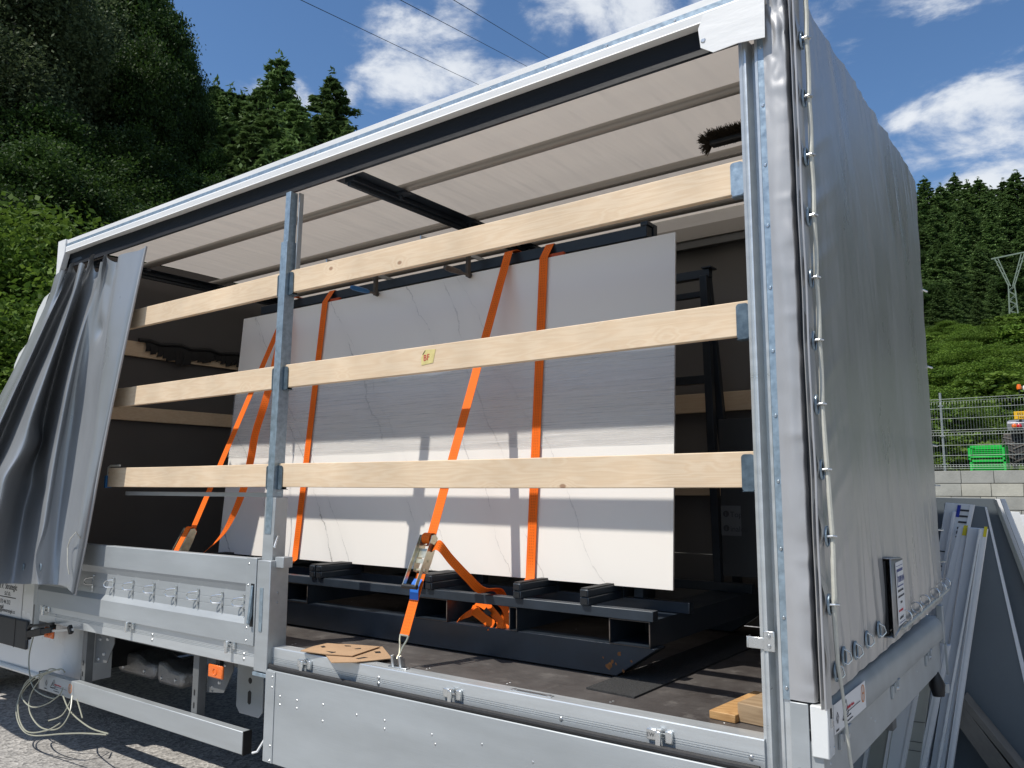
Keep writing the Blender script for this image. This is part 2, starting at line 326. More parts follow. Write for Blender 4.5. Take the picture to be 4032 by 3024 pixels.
# floor plate
def floor_mat():
    m = mat('phenolic_floor', (.05, .045, .042), .45, 0, bump=(220, .12, one)); t = m.node_tree; p = t.nodes['Principled BSDF']
    tcn = t.nodes.new('ShaderNodeTexCoord')
    def nz(s, st, d=8, r=.7):
        mp = t.nodes.new('ShaderNodeMapping'); mp.inputs['Scale'].default_value = st; t.links.new(tcn.outputs['Object'], mp.inputs[0]); n = t.nodes.new('ShaderNodeTexNoise'); n.inputs['Scale'].default_value = s; n.inputs['Detail'].default_value = d; n.inputs['Roughness'].default_value = r
        t.links.new(mp.outputs[0], n.inputs['Vector']); return n.outputs[0]
    def rg(v, a, b, c, d):
        r = t.nodes.new('ShaderNodeMapRange'); t.links.new(v, r.inputs[0]); r.inputs[1].default_value = a; r.inputs[2].default_value = b; r.inputs[3].default_value = c; r.inputs[4].default_value = d; return r.outputs[0]
    def mx(f, a, b):
        n = t.nodes.new('ShaderNodeMix'); n.data_type = 'RGBA'; t.links.new(f, n.inputs[0])
        for i, v in ((6, a), (7, b)):
            if isinstance(v, tuple): n.inputs[i].default_value = (*v, 1)
            else: t.links.new(v, n.inputs[i])
        return n.outputs[2]
    a = mx(rg(nz(2.5, (1, 1, 1)), .35, .7, 0, 1), (.052, .045, .042), (.115, .105, .098))
    a = mx(rg(nz(9, (1, 1, 1)), .55, .75, 0, .7), a, (.20, .185, .17))
    a = mx(rg(nz(5, (1, 1, 1), 10, .8), .655, .70, 0, .55), a, (.34, .31, .25))
    a = mx(rg(nz(3, (14, 1, 1), 6, .8), .66, .72, 0, .4), a, (.2, .19, .17))
    t.links.new(a, p.inputs['Base Color']); t.links.new(rg(nz(4, one), .3, .7, .35, .65), p.inputs['Roughness']); return m
M_floor = floor_mat()
B(-5.06, .10, .045, W-.04, -.02, FL).build('load_floor', M_floor, truck)
studs('floor_screw', [(-4.9+i*.48+.02*(i % 2), j, FL-.001) for i in range(11) for j in (.11, .13, .75, .77, 1.4)], (0, 0, 1), .0065, .002, truck, 10)
# side rail, extruded aluminium with grooves
def rail_prof(s=1, y0=-.03, zt=.030, zb=-.092):
    P = [(y0+.075, zb), (y0+.075, zt), (y0+.002, zt), (y0, zt-.004)]
    for g in (.050, .058, .066):
        P += [(y0, zt-g), (y0+.003, zt-g-.001), (y0+.003, zt-g-.003), (y0, zt-g-.004)]
    P += [(y0, zb+.004), (y0+.003, zb)]
    return P
MB().prism(rail_prof(), 0, -5.07, .09).build('side_rail', M_alu2, truck, smooth=False)
_q = []
for x, z in ((-1.69, -.018), (-1.69, -.044), (-.70, -.035), (.045, -.035), (-3.60, -.03), (-3.60, -.06), (-2.70, -.035), (-2.70, -.06), (-4.83, -.03), (-4.83, -.06)):
    _q.append((x, -.030, z))
studs('rail_bolt', _q, (0, -1, 0), .009, .003, truck, 14)
# slotted lashing plates in the rail top
for x in (-.86,):
    mb = MB(); mb.obox((x, .004, .031), (.10, 0, 0), (0, .012, 0), (0, 0, .0015)); mb.disc((x-.085, .004, .032), (0, 0, 1), .014, .003, 14); mb.disc((x+.085, .004, .032), (0, 0, 1), .014, .003, 14)
    mb.build('lashing_plate', M_rivet, truck)
# hinge latches on the rail
def latch(x, y, z, parent, dirx=1, name='board_latch'):
    mb = MB()
    mb.box(x-.05, x-.012, y-.012, y, z-.018, z+.020); mb.box(x+.022, x+.05, y-.014, y, z-.020, z+.022)
    mb.box(x-.045, x+.045, y-.006, y, z-.004, z+.010)
    o = mb.build(name, M_zinc, parent, bevel=.003)
    h = MB(); h.prism([(y-.004, z+.018), (y-.022, z+.014), (y-.026, z-.01), (y-.022, z-.036), (y-.034, z-.040), (y-.036, z-.030), (y-.034, z+.02), (y-.018, z+.028), (y-.004, z+.026)], 0, x-.006, x+.014)
    h.build('latch_hook', M_zinc, o, bevel=.002); return o
for x in (-2.20, -1.24, -.28, ):
    latch(x, -.030, -.022, truck)
for x in (-4.96, -3.85, -2.82):
    latch(x, -.030, .002, truck)
for x, z in ((-.325, -.020),):
    text_mesh('EW', .020, (x-.005, -.0425, z-.008), (1, 0, 0), (0, 0, 1), 'x', M_ink, None).build('latch_marking', M_chassis, truck, smooth=False)
# upright sideboard at the front
y0 = -.052
prof = [(y0+.045, .022), (y0, .024), (y0, .128), (y0+.020, .160), (y0+.022, .200), (y0+.0235, .201), (y0+.0235, .203), (y0+.022, .204),
        (y0+.022, .236), (y0+.0235, .237), (y0+.0235, .239), (y0+.022, .240), (y0+.022, .290), (y0+.008, .322), (y0, .336), (y0, .466), (y0+.003, .470), (y0+.045, .470)]
sb = MB().prism(prof, 0, -5.10, -2.676).build('upright_sideboard', M_board, truck, smooth=False)
cap = B(-2.676, -2.590, -.055, -.004, .022, .472).build('board_end_cap', M_board, truck, bevel=.003)
studs('cap_rivet', [(-2.655, -.055, z) for z in (.44, .33, .11, .045)], (0, -1, 0), .006, .002, cap)
B(-2.628, -2.600, -.0565, -.053, .12, .34).build('latch_slot', M_black2, cap)
mb = MB(); mb.prism([(-.050, .33), (-.062, .33), (-.074, .20), (-.082, .14), (-.072, .13), (-.056, .18)], 0, -2.622, -2.606); mb.build('latch_lever', M_galv, cap, bevel=.002)
cap2 = B(-5.125, -5.07, -.055, -.004, .022, .472).build('board_end_cap', M_board, truck, bevel=.003)
# rope hooks
for x in (-4.33, -4.075, -3.845, -3.605, -3.365, -3.14, -2.91, -2.70):
    mb = MB(); y = -.034
    if x > -2.8: x = -2.712
    mb.tube([(x, y-.004, .275), (x, y-.006, .262), (x, y-.006, .165)], .0028, 6)
    mb.tube([(x, y-.006, .258), (x-.025, y-.016, .256), (x-.055, y-.026, .250), (x-.066, y-.03, .236), (x-.064, y-.03, .220), (x-.050, y-.024, .212), (x-.02, y-.012, .212), (x, y-.006, .214)], .0036, 6)
    mb.cyl((x, y-.006, .206), (x, y-.006, .19), .0055, 8); mb.disc((x, y-.0, .270), (0, -1, 0), .007, .009, 8)
    mb.build('rope_hook', M_zinc, truck)
# ---- middle post (stake)
base = MB().prism([(-2.572, -.062), (-2.462, -.062), (-2.462, .055), (-2.572, .055)], 2, -.095, .466).build('post_foot', M_alu, truck, bevel=.004)
B(-2.540, -2.514, -.0645, -.061, .145, .325).build('post_slot', M_galv, base)
B(-2.5395, -2.5145, -.0650, -.0640, .105, .145).build('slot_end', M_galv, base)
B(-2.470, -2.400, -.03, .03, .43, .485).build('post_lug', M_alu, base, bevel=.003)
B(-2.575, -2.46, -.066, .03, -.118, -.100).build('foot_plate', M_galv, base, bevel=.002)
studs('foot_rivet', [(-2.4615, -.01, z) for z in (-.07, -.02, .25, .3)], (1, 0, 0), .006, .003, base, 8)
LEAN = (-2.5435+2.603)/(2.463-.47)
def px(z): return -2.603+LEAN*(z-.47)          # left front edge of the leaning stake
def lean_box(z0, z1, w, ya, yb, dx=0, mt=M_galv, name='post_stake'):
    mb = MB(); a, b = px(z0)+dx, px(z1)+dx
    mb.add([(a, ya, z0), (a+w, ya, z0), (a+w, yb, z0), (a, yb, z0), (b, ya, z1), (b+w, ya, z1), (b+w, yb, z1), (b, yb, z1)], [(0,3,2,1),(4,5,6,7),(0,1,5,4),(1,2,6,5),(2,3,7,6),(3,0,4,7)])
    return mb.build(name, mt, truck, bevel=.002)
lean_box(.466, .79, .088, -.030, .050, .022, M_alu, 'stake_socket')
lean_box(.60, .79, .052, -.0325, -.030, .036, M_galv, 'socket_insert')
lean_box(.79, 2.19, .054, -.028, .040, .026, M_galv, 'post_stake')
lean_box(2.19, 2.474, .042, -.02, .030, .034, M_galv, 'stake_head')
lean_box(1.98, 2.47, .010, .02, .050, .094, M_alu, 'stake_guide')
mb = MB(); mb.disc((-2.50, .0, .705), (1, 0, 0), .010, .012, 10); mb.tube([(-2.50, .0, .585), (-2.475, -.012, .588), (-2.46, -.035, .56), (-2.452, -.05, .535)], .006, 8); mb.build('locking_pin', M_zinc, truck)
ZS = {1: (1.901, 2.026), 2: (1.379, 1.504), 3: (.846, .971)}
def pocket(x0, x1, za, zb, ya=-.006, name='slat_pocket'):
    mb = MB(); r = .012
    pts = []
    for cx_, cz_, a in ((x1-r, zb-r, 0), (x0+r, zb-r, 90), (x0+r, za+r, 180), (x1-r, za+r, 270)):
        for k in range(5):
            t = math.radians(a+k*22.5); pts.append((cx_+r*math.cos(t), cz_+r*math.sin(t)))
    mb.prism(pts, 1, ya, ya+.004); mb.box(x0, x1, ya+.004, .036, za-.002, za+.001); mb.box(x0+.01, x1-.01, .030, .034, za, zb)
    return mb.build(name, M_pocket, truck)
for k, (a, b) in ZS.items():
    x = px((a+b)/2)+.026
    pocket(x-.042, x+.094, a-.012, b-.012)
pocket(.034, .083, 1.893, 2.018).data.materials[0] = M_galv
for k in (2, 3):
    a, b = ZS[k]; pocket(.037, .083, a-.012, b-.010)
# ---- rear post: stepped aluminium profile
rp = [(.084, .0), (.084, -.014), (.096, -.020), (.100, -.016), (.106, -.020), (.112, -.020), (.115, -.012), (.118, .030), (.142, .030), (.143, -.016), (.154, -.020), (.156, -.014), (.176, -.014), (.176, .09), (.084, .09)]
B(.256, .286, .0, .06, .17, 2.60).build('corner_gap_shade', M_black2, truck)  # black box paints the shadow line between corner strip and hem
MB().prism(rp, 2, -.095, 2.47).build('rear_post', M_alu2, truck, smooth=False)
rs = MB().prism([(.155, -.019), (.1775, -.019), (.1775, -.0145), (.155, -.0145)], 2, .165, 2.47).build('rivet_strip', M_galv, truck)
studs('strip_rivet', [(.167, -.019, .20+i*.222) for i in range(11)], (0, -1, 0), .0065, .003, rs)
# catch on the post
ct = MB().box(.098, .135, -.024, -.019, .31, .375).box(.045, .1, -.0235, -.020, .315, .352).box(.040, .0445, -.0235, .01, .315, .352).build('board_catch', M_zinc, truck, bevel=.002)
studs('catch_bolt', [(.117, -.024, .326), (.117, -.024, .359)], (0, -1, 0), .007, .004, ct)
# lower corner leg
B(.090, .1765, -.018, .02, -.50, -.0955).build('corner_leg', M_board, truck, bevel=.003)
lg = B(.1775, .236, -.030, -.0225, -.50, .163).build('corner_leg', M_board, truck, bevel=.003)
mb = MB(); mb.disc((.205, -.030, -.055), (0, -1, 0), .020, .006, 20); mb.build('leg_bolt', M_black, lg); MB().disc((.205, -.036, -.055), (0, -1, 0), .012, .006, 12).build('bolt_head', M_rivet, lg)
B(.2375, .242, -.02, .04, -.5, .1).build('leg_gap', M_black2, truck)
# ---- tarpaulin corner on the side (short strip of the rear tarp wrapped round the corner)
def cloth_grid(fn, nu, nv):
    mb = MB(); vs = [fn(i/(nu-1), j/(nv-1)) for j in range(nv) for i in range(nu)]
    fs = [(j*nu+i, j*nu+i+1, (j+1)*nu+i+1, (j+1)*nu+i) for j in range(nv-1) for i in range(nu-1)]
    mb.add(vs, fs); return mb
from mathutils import noise as mnoise
def nz3(x, y, z, s=1.0): return mnoise.noise(Vector((x*s, y*s, z*s)))
def crn(u, v):
    z = .168+v*(2.60-.168)
    sc = .5+.5*math.sin(z*24+2*nz3(0, 0, z, 3))
    x = .177+min(u/.84, 1)*.078+max(0, u-.84)*.06
    y = -.021-.006*math.sin(math.pi*min(1, u/.84))+(.06*((u-.84)/.16)**1.5 if u > .84 else 0)
    cr_ = nz3(1, z*9, 3)
    if u < .97:
        y -= max(0, cr_)*.012*max(0, min(1, (u-.35)*2))*(1 if u < .86 else .3)
        y -= .0025*nz3(u*3, z*4, 1)+.003*math.exp(-((z % .41-.2)/.018)**2)*u
    x += .004*nz3(9, z*7, 2)*u+.003*nz3(2, z*16, 6)*u
    if z > 2.1:
        k = min(1, (z-2.1)*3); y -= .016*abs(nz3(u*2.5+1, z*11, 5))*k; x += .008*nz3(u*2, z*9, 8)*k*u
    return (x, y, z)
cloth_grid(crn, 26, 300).build('corner_tarp', M_hem, truck, angle=80)
# ---- rear tarpaulin
XR = .292
def rear(u, v):
    y = -.055+u*2.28; z = .185+(.06*u)+v*(2.60-.185-.06*u)
    low = max(0, 1-v/.36); hi = max(0, (v-.55)/.45)
    w1 = y+z*.16
    d = .010*nz3(y*1.1, z*.7, 4)
    rd_ = lambda t: 1-2*abs(t)                      # ridged: thin pulled creases
    d += low**.6*(.014*rd_(nz3(w1*6, z*.7, 2))+.008*rd_(nz3(w1*13, z*1.0, 12)))
    d += hi*(.008*rd_(nz3((y+z*.42)*4, z*.5, 7))+.0035*rd_(nz3((y+z*.5)*9, z*.8, 9)))+.0022*nz3((y+z*.3)*16, z*1.1, 9)
    de = max(0, 1-u/.10); d += .007*de*math.sin(z*29.5-.8)+.004*de*nz3(z*9, 1, 1)
    # pull folds running from the eyelets
    for k in range(11):
        zk = .478+.213*k; t = (z-zk)-(u*2.28)*.55
        if abs(t) < .05 and u < .22: d += .006*(1-abs(t)/.05)*(1-u/.22)
    de = max(0, (u-.88)/.12); d *= 1-.8*de; d += .003*de*nz3(z*7, 2, 1)
    d *= min(1, .25+v*12)
    d += .012*math.sin(math.pi*u)*math.sin(math.pi*v)
    y2 = y+(.006*nz3(z*6, 4, 4) if u > .97 else 0)
    zz = z+(.008*nz3(y*9, 1, 1) if v < .02 else 0)
    return (XR+d, y2, zz)
rt_ = cloth_grid(rear, 260, 170).build('rear_tarpaulin', M_tarp, truck, angle=80)
def rear_x(y, z): return rear((y+.055)/2.28, max(0, min(1, (z-.2)/2.4)))[0]
# standing hem at the left edge
mb = MB(); pts = []
for i in range(80):
    z = .160+i/79*2.46; pts.append((XR+.008+.003*nz3(z*4, 1, 1), -.060+.006*nz3(z*3, 5, 5)+.003*math.sin(z*14), z))
mb.tube(pts, .0040, 8); mb.build('hem_bead', M_hem, truck)
mb = MB(); mb.ribbon([(p[0]-.004, p[1]+.020, p[2]) for p in pts], (.010, .022, 0), .003); mb.build('hem_flap', M_tarp, truck)
# black gap behind the hem
# eyelets, hooks and the cord
def eyelet(c, n, up, a, b, parent):
    c = Vector(c); n = Vector(n).normalized(); up = Vector(up).normalized(); sd = n.cross(up)
    pts = [c+up*a*.85*math.cos(t*math.pi/10)+sd*b*.85*math.sin(t*math.pi/10)+n*.002 for t in range(21)]
    mb = MB(); mb.tube(pts, .0042, 6, cap=False); o = mb.build('eyelet', M_galv, parent)
    mb = MB(); k = 18; vs = [c+n*.0022]+[c+up*a*.9*math.cos(2*math.pi*i/k)+sd*b*.9*math.sin(2*math.pi*i/k)+n*.0022 for i in range(k)]
    mb.add(vs, [(0, 1+i, 1+(i+1) % k) for i in range(k)]); mb.build('eyelet_hole', M_black2, o)
    return o
cord = []
for i in range(11):
    z = .478+.213*i; y = -.020+.0035*math.sin(i*1.7); x = rear_x(y, z)+.006
    e = eyelet((x, y, z), (1, 0, 0), (0, 0, 1), .036, .020, rt_)
    MB().tube([(x-.004, y-.012, z), (x+.022, y-.012, z+.002), (x+.030, y, z), (x+.022, y+.012, z), (x-.004, y+.012, z)], .004, 8).build('hook', M_zinc, e)
    cord.append((x+.014, y+.002, z))
cord = [(XR+.02, -.012, 2.58)]+cord[::-1]
pts = []
for a, b in zip(cord[:-1], cord[1:]):
    a, b = Vector(a), Vector(b)
    for k in range(8): t = k/8; p = a.lerp(b, t); p.y += .008*math.sin(math.pi*t)*(1 if a.z > 1.2 else -.2); p.x += .004; pts.append(p)
pts += [Vector(cord[-1]), Vector((XR+.030, .012, .30)), Vector((XR+.034, .040, .19)), Vector((XR+.040, .058, .02)), Vector((XR+.044, .085, -.10))]
MB().tube(pts, [.0085]*(len(pts)-4)+[.007, .005, .005, .005], 8).build('lacing_cord', M_rope, rt_)
ys_b = [.07, .19, .36, .52, .66, .80]
for i, y in enumerate((.035, .13, .30, .47, .64)):
    z = .262+.012*i+(.02 if i == 1 else 0); x = rear_x(y, z)+.006
    e = eyelet((x, y, z), (1, 0, 0), (0, 0, 1), .034, .024, rt_)
    MB().tube([(x-.002, y, z+.025), (x+.018, y+.012, z+.012), (x+.024, y+.012, z-.01), (x+.012, y, z-.025), (x-.002, y-.002, z-.02)], .0026, 8).build('hook', M_zinc, e)
rodp = [(XR+.030, 1.02, .262), (XR+.030, 2.22, .305)]
MB().tube([Vector(rodp[0]).lerp(Vector(rodp[1]), t/10) for t in range(11)], .008, 8).build('lacing_cord', M_rope, rt_)
for y in (1.10, 1.33, 1.56, 1.80, 2.02, 2.2):
    z = .275+.033*(y-1.1); x = rear_x(y, z)+.01
    MB().torus((x+.012, y, z+.03), (.3, 1, .1), .024, .0028, 14).build('hook', M_zinc, rt_)
# side hooks along the far edge of the rear tarp
for z in (1.96, 1.52, 1.08, .86, .62, .45):
    y = 2.215; MB().tube([(XR, y, z), (XR+.015, y+.06, z-.002)], .0055, 6).build('hook', M_zinc, rt_)
# document pocket with the tarp maker's label
def Rr(y, z, o=0): return Vector((XR+.03+o, y, z))
pk = MB(); Y0, Y1, Z0, Z1 = .775, 1.135, .262, .565
n = 16; vs = []
for i in range(n+1):
    t = i/n; y = Y0+(Y1-Y0)*t; b = .024*(1-t)**2+.010
    zt_ = Z1+.006*math.sin(t*4)-.02*t; zb_ = Z0+.02*t
    vs += [Vector((XR+.012+b, y, zb_)), Vector((XR+.012+b, y, zt_))]
pk.add(vs, [(2*i, 2*i+2, 2*i+3, 2*i+1) for i in range(n)])
pk.add([vs[1], (XR+.008, Y0, Z1), vs[2*n+1], (XR+.008, Y1, Z1-.02)], [(0, 2, 3, 1)])
pk.add([(XR+.008, Y0, Z0), (XR+.008, Y1, Z0+.02), vs[2*n], vs[0]], [(0, 1, 2, 3)])
po = pk.build('document_pocket', M_tarp, rt_, angle=80)
sol = po.modifiers.new('solid', 'SOLIDIFY'); sol.thickness = .003
B(XR+.012, XR+.026, Y0+.004, Y0+.03, Z0+.01, Z1-.01).build('pocket_opening', M_black2, po)
# ---- rear board, sill and fittings
prof = [(.215, .052), (.290, .052), (.293, .056), (.293, .128), (.288, .142), (.274, .160), (.262, .170), (.215, .172)]
rb = MB().prism(prof, 1, .03, 2.15).build('rear_board', M_board, truck, smooth=True, angle=60, bevel=0)
MB().prism([(.2425, .006), (.297, .006), (.297, .163), (.2425, .163)], 1, -.034, .030).build('board_end_cap', M_whitepaint, rb, bevel=.004)
mb = MB(); mb.box(.2965, .2985, -.006, .010, .110, .162); mb.build('latch_slot', M_black2, rb); B(.2975, .3005, -.008, .012, .096, .124).build('slot_catch', M_zinc, rb)
studs('cap_rivet', [(.2975, .022, z) for z in (.03, .115)], (1, 0, 0), .005, .002, rb, 8)
B(.266, .298, 2.152, 2.19, .03, .225).build('far_end_post', M_board, rb, bevel=.003)
sill = MB().prism([(.18, -.105), (.272, -.105), (.276, -.100), (.276, .049), (.18, .049)], 1, -.022, 2.15).build('rear_sill', M_board, truck, smooth=False)
for y in (.22, 1.02, 1.78):
    h = MB().box(.276, .286, y-.075, y-.062, -.012, .040).box(.276, .284, y-.052, y-.036, -.012, .034).box(.276, .288, y-.03, y+.025, .004, .046).box(.280, .300, y-.02, y+.012, .030, .058).build('board_hinge', M_board, sill, bevel=.002)
    MB().disc((.288, y-.002, .022), (1, 0, 0), .013, .008, 8).build('hinge_bolt', M_rivet, h)
studs('sill_rivet', [(.276, y, z) for y, z in ((.05, -.03), (.6, -.01), (.66, -.035), (1.5, -.0))], (1, 0, 0), .005, .002, sill, 8)
cn = MB().tube([(.26, 2.03, -.10), (.27, 2.03, -.16), (.275, 2.03, -.215)], [.022, .040, .028], 12).build('trailer_socket', M_black, sill); MB().tube([(.30, 2.09, -.16), (.30, 2.09, -.205)], .018, 10).build('socket_cap', M_board, cn)
MB().bar((.30, 2.165, .03), (.30, 2.175, -.13), .010, .014).build('far_rod', M_board, sill)
# sticker with dealers' marks on the rear board
def sticker(o, xd, yd, wd, hg, parent, dim=1.0, nm='dealer_sticker'):
    o, xd, yd = Vector(o), Vector(xd), Vector(yd); zd = xd.cross(yd)
    mb = MB(); mb.add([o, o+xd*wd, o+xd*wd+yd*hg, o+yd*hg], [(0, 1, 2, 3)]); st = mb.build(nm, M_paper, parent, smooth=False)
    def tx(s, size, x, y, m, xs=1): text_mesh(s, size*hg, o+xd*x*wd+yd*y*hg, xd, yd, 't', m, None, off=.001, xs=xs).build('lettering', m, st, smooth=False)
    tx('RENAULT', .10, .045, .06, M_ink, .9)
    q = lambda x, y: o+xd*x*wd+yd*y*hg+zd*.0012
    mb = MB()
    def ln_(pts, w_):
        for a, b in zip(pts[:-1], pts[1:]):
            a, b = q(*a), q(*b); d = (b-a).normalized(); s_ = d.cross(zd)*w_
            mb.add([a-s_, b-s_, b+s_, a+s_], [(0, 1, 2, 3)])
    dia = [(.10, .30), (.065, .48), (.10, .68), (.135, .48), (.10, .30)]
    ln_(dia, .0016); ln_([(.10, .38), (.085, .48), (.10, .56)], .0014)
    ln_([(.24, .28), (.36, .88), (.42, .36), (.24, .28)], .0018)
    ln_([(.27, .40), (.32, .50), (.30, .60), (.35, .66), (.34, .45), (.39, .56)], .0018)
    ln_([(.37, .42), (.80, .42)], .0012)
    mb.build('emblem', M_ink, st, smooth=False)
    tx('PYRAMIDA Pr\u016fhonice', .15, .38, .50, M_redink, .74)
    tx('N\u00e1stavby a \u00fapravy u\u017eitkov\u00fdch vozidel', .085, .24, .24, M_ink, .9)
    tx('www.pyramidapruhonice.cz', .085, .36, .09, M_ink, .9)
    mb = MB(); c = q(.90, .60); k = 28
    def ell(rx, ry, w_):
        vs = []
        for i in range(k):
            t = 2*math.pi*i/k; vs += [c+xd*rx*wd*math.cos(t)+yd*ry*hg*math.sin(t), c+xd*(rx*wd-w_)*math.cos(t)+yd*(ry*hg-w_)*math.sin(t)]
        mb.add(vs, [(2*i, 2*((i+1) % k), 2*((i+1) % k)+1, 2*i+1) for i in range(k)])
    ell(.062, .33, .004)
    for dx_ in (-.022, .022): a = q(.90+dx_, .30); b = q(.90+dx_, .90); mb.add([a, a+xd*.004, b+xd*.004, b], [(0, 1, 2, 3)])
    a = q(.878, .58); mb.add([a, a+xd*.044*wd, a+xd*.044*wd+yd*.005, a+yd*.005], [(0, 1, 2, 3)])
    mb.build('round_emblem', M_orangeink, st, smooth=False)
    return st
sticker((.2945, .040, .062), (0, 1, 0), (0, 0, 1), .42, .092, rb)
# label on the document pocket, on its curved face
o = Vector((XR+.0365, .925, .272)); xd = Vector((0, 1, 0)); yd = Vector((0, 0, 1))
n0 = Vector((-.03, .19, 0)).normalized()
o = Vector((XR+.0335, .925, .284)); xd = Vector((-.007, .19, 0)).normalized(); yd = Vector((0, 0, 1)); wd, hg = .185, .255
mb = MB(); mb.add([o, o+xd*wd, o+xd*wd+yd*hg, o+yd*hg], [(0, 1, 2, 3)]); lb = mb.build('maker_label', M_paper, po, smooth=False)
zd = xd.cross(yd)
def bar_(x, y, w_, h_, m, nm): a = o+xd*x*wd+yd*y*hg+zd*.001; MB().add([a, a+xd*w_*wd, a+xd*w_*wd+yd*h_*hg, a+yd*h_*hg], [(0, 1, 2, 3)]).build(nm, m, lb, smooth=False)
bar_(.08, .93, .84, .008, M_blueink, 'rule'); bar_(.12, .84, .78, .045, M_blueink, 'rule'); bar_(.12, .60, .78, .020, M_blueink, 'rule'); bar_(.12, .60, .04, .28, M_blueink, 'rule'); bar_(.12, .03, .8, .010, M_blueink, 'rule')
for s, sz, x, y, m in (('TURPLAN', .036, .20, .67, M_blueink), ('PRODUCENT PLANDEK', .0125, .14, .52, M_ink), ('ZABUDOWY HALE, ROLETY', .0115, .14, .43, M_ink), ('SERWIS', .013, .40, .33, M_ink), ('www.turplan.pl', .017, .12, .21, M_redink), ('tel. 502 245 067', .0145, .18, .09, M_ink)):
    text_mesh(s, sz, o+xd*x*wd+yd*y*hg, xd, yd, 't', m, None, off=.001).build('lettering', m, lb, smooth=False)
# ---- dropped sideboard hanging below the rail
db = B(-2.445, .086, -.075, -.045, -.512, -.070).build('dropped_sideboard', M_board, truck, bevel=.004)
B(-2.445, -2.372, -.079, -.0755, -.510, -.076).build('edge_strip', M_board, db, bevel=.001)
studs('board_rivet', [(-2.39, -.0792, z) for z in (-.10, -.15, -.43, -.50)]+[(x_, -.075, z_) for x_, z_ in ((-2.33, -.185), (-2.33, -.225), (-2.20, -.185), (-2.20, -.222), (-2.01, -.175), (-2.01, -.25), (-1.78, -.185), (-1.60, -.18), (-1.60, -.215), (-1.32, -.19), (-1.30, -.225), (-1.05, -.18), (-.80, -.20), (-.78, -.235), (-.45, -.19), (-.2, -.21))], (0, -1, 0), .0055, .002, db, 8)
MB().tube([(-2.458, -.045, -.060), (-2.40, -.062, -.058), (-1.0, -.062, -.058), (.084, -.062, -.058)], .0125, 10).build('rubber_seal', M_rubber, db)
mb = MB(); mb.tube([(-2.462, -.02, -.22), (-2.468, -.03, -.33), (-2.462, -.06, -.42), (-2.475, -.09, -.47), (-2.50, -.10, -.478)], .006, 8); mb.build('cable_end', M_white, db)
MB().tube([(-2.475, .01, -.16), (-2.48, .0, -.30), (-2.485, -.02, -.45)], .016, 8).build('black_hose', M_rubber, db)
# ---- roof
ZR = 2.575
roof_p = MB().prism([(-.045, ZR+.006), (-.048, ZR), (-.030, ZR-.006), (-.010, ZR-.006), (-.010, ZR+.085), (-.030, ZR+.100), (-.040, ZR+.092), (-.040, ZR+.050), (-.047, ZR+.035)], 0, -5.15, .20).build('roof_rail', M_white, truck, angle=20)
rst = MB().prism([(-.043, ZR+.040), (-.043, ZR+.064), (-.0405, ZR+.064), (-.0405, ZR+.040)], 0, -5.10, .19).build('rivet_strip', M_galv, truck)
studs('strip_rivet', [(-4.95+i*.3, -.043, ZR+.052) for i in range(18)], (0, -1, 0), .006, .003, rst, 10)
# valance: dark curtain track and flap under the rail
def val(u, v):
    x = -5.12+u*5.22; z = ZR-.004-v*.100
    return (x, -.012+.010*math.sin(v*3)+(.006*nz3(x*2.5, z*8, 1))*(1 if x < -3.5 else .3), z+.004*nz3(x*.9, 3, 1)*v)
cloth_grid(val, 220, 8).build('black_valance', M_valance, truck, angle=80)
MB().box(-5.1, .10, .0, .055, 2.500, 2.566).build('curtain_track', M_dsteel, truck)
def roof_f(u, v):
    x = -5.14+u*5.40; y = -.035+v*2.24
    return (x, y, 2.640+.045*math.sin(math.pi*v)-.010*abs(math.sin(x*2.9))*math.sin(math.pi*v)+.003*nz3(x*3, y*2, 0))
cloth_grid(roof_f, 120, 40).build('roof_fabric', M_roof, truck, angle=80)
MB().prism([(2.12, 2.50), (2.20, 2.50), (2.20, 2.67), (2.12, 2.67)], 0, -5.15, .20).build('roof_rail', M_white, truck)
def crease_bar(y, x0, x1, z0):
    return MB().cyl((x0, y, z0), (x1, y, z0), .025, 20).build('roof_bar', M_roofbar, truck)
M_roofbar = mat('painted_roof_tube', (.36, .335, .30), .32, .3)
for y in (.40, 1.02, 1.66): crease_bar(y, -4.98, .16, 2.515)
def cross(x, name='roof_cross_beam'):
    mb = MB(); mb.box(x-.035, x+.035, .056, 2.11, 2.462, 2.490); mb.box(x-.105, x+.105, .056, 2.11, 2.4905, 2.494); mb.box(x-.012, x+.012, .056, 2.11, 2.440, 2.462)
    o = mb.build(name, M_dsteel, truck, bevel=.002)
    for y in (.40, 1.02, 1.66): MB().box(x+.03, x+.10, y-.03, y+.03, 2.478, 2.4895).cyl((x+.045, y, 2.455), (x+.045, y, 2.478), .012).build('bar_bracket', M_dsteel, o)
    return o
for x in (-2.08, -4.80): cross(x)
# white flap at the rear top corner
fl = MB(); poly = [(-.052, 2.548), (-.044, 2.472), (.004, 2.438), (.10, 2.442), (.196, 2.430), (.200, 2.60), (-.03, 2.60)]
fl.prism(poly, 1, -.056, -.0525); fo = fl.build('corner_flap', M_white, truck)
MB().disc((-.033, -.056, 2.497), (0, -1, 0), .010, .003, 14).build('flap_screw', M_rivet, fo)
# front top corner: white fabric turned down
MB().prism([(-5.165, 2.675), (-5.165, 2.36), (-5.130, 2.40), (-5.05, 2.568), (-5.05, 2.675)], 1, -.052, -.010).build('corner_flap', M_white, truck, bevel=.003)
M_fartrack = mat('beige_inner_track', (.42, .40, .37), .5)
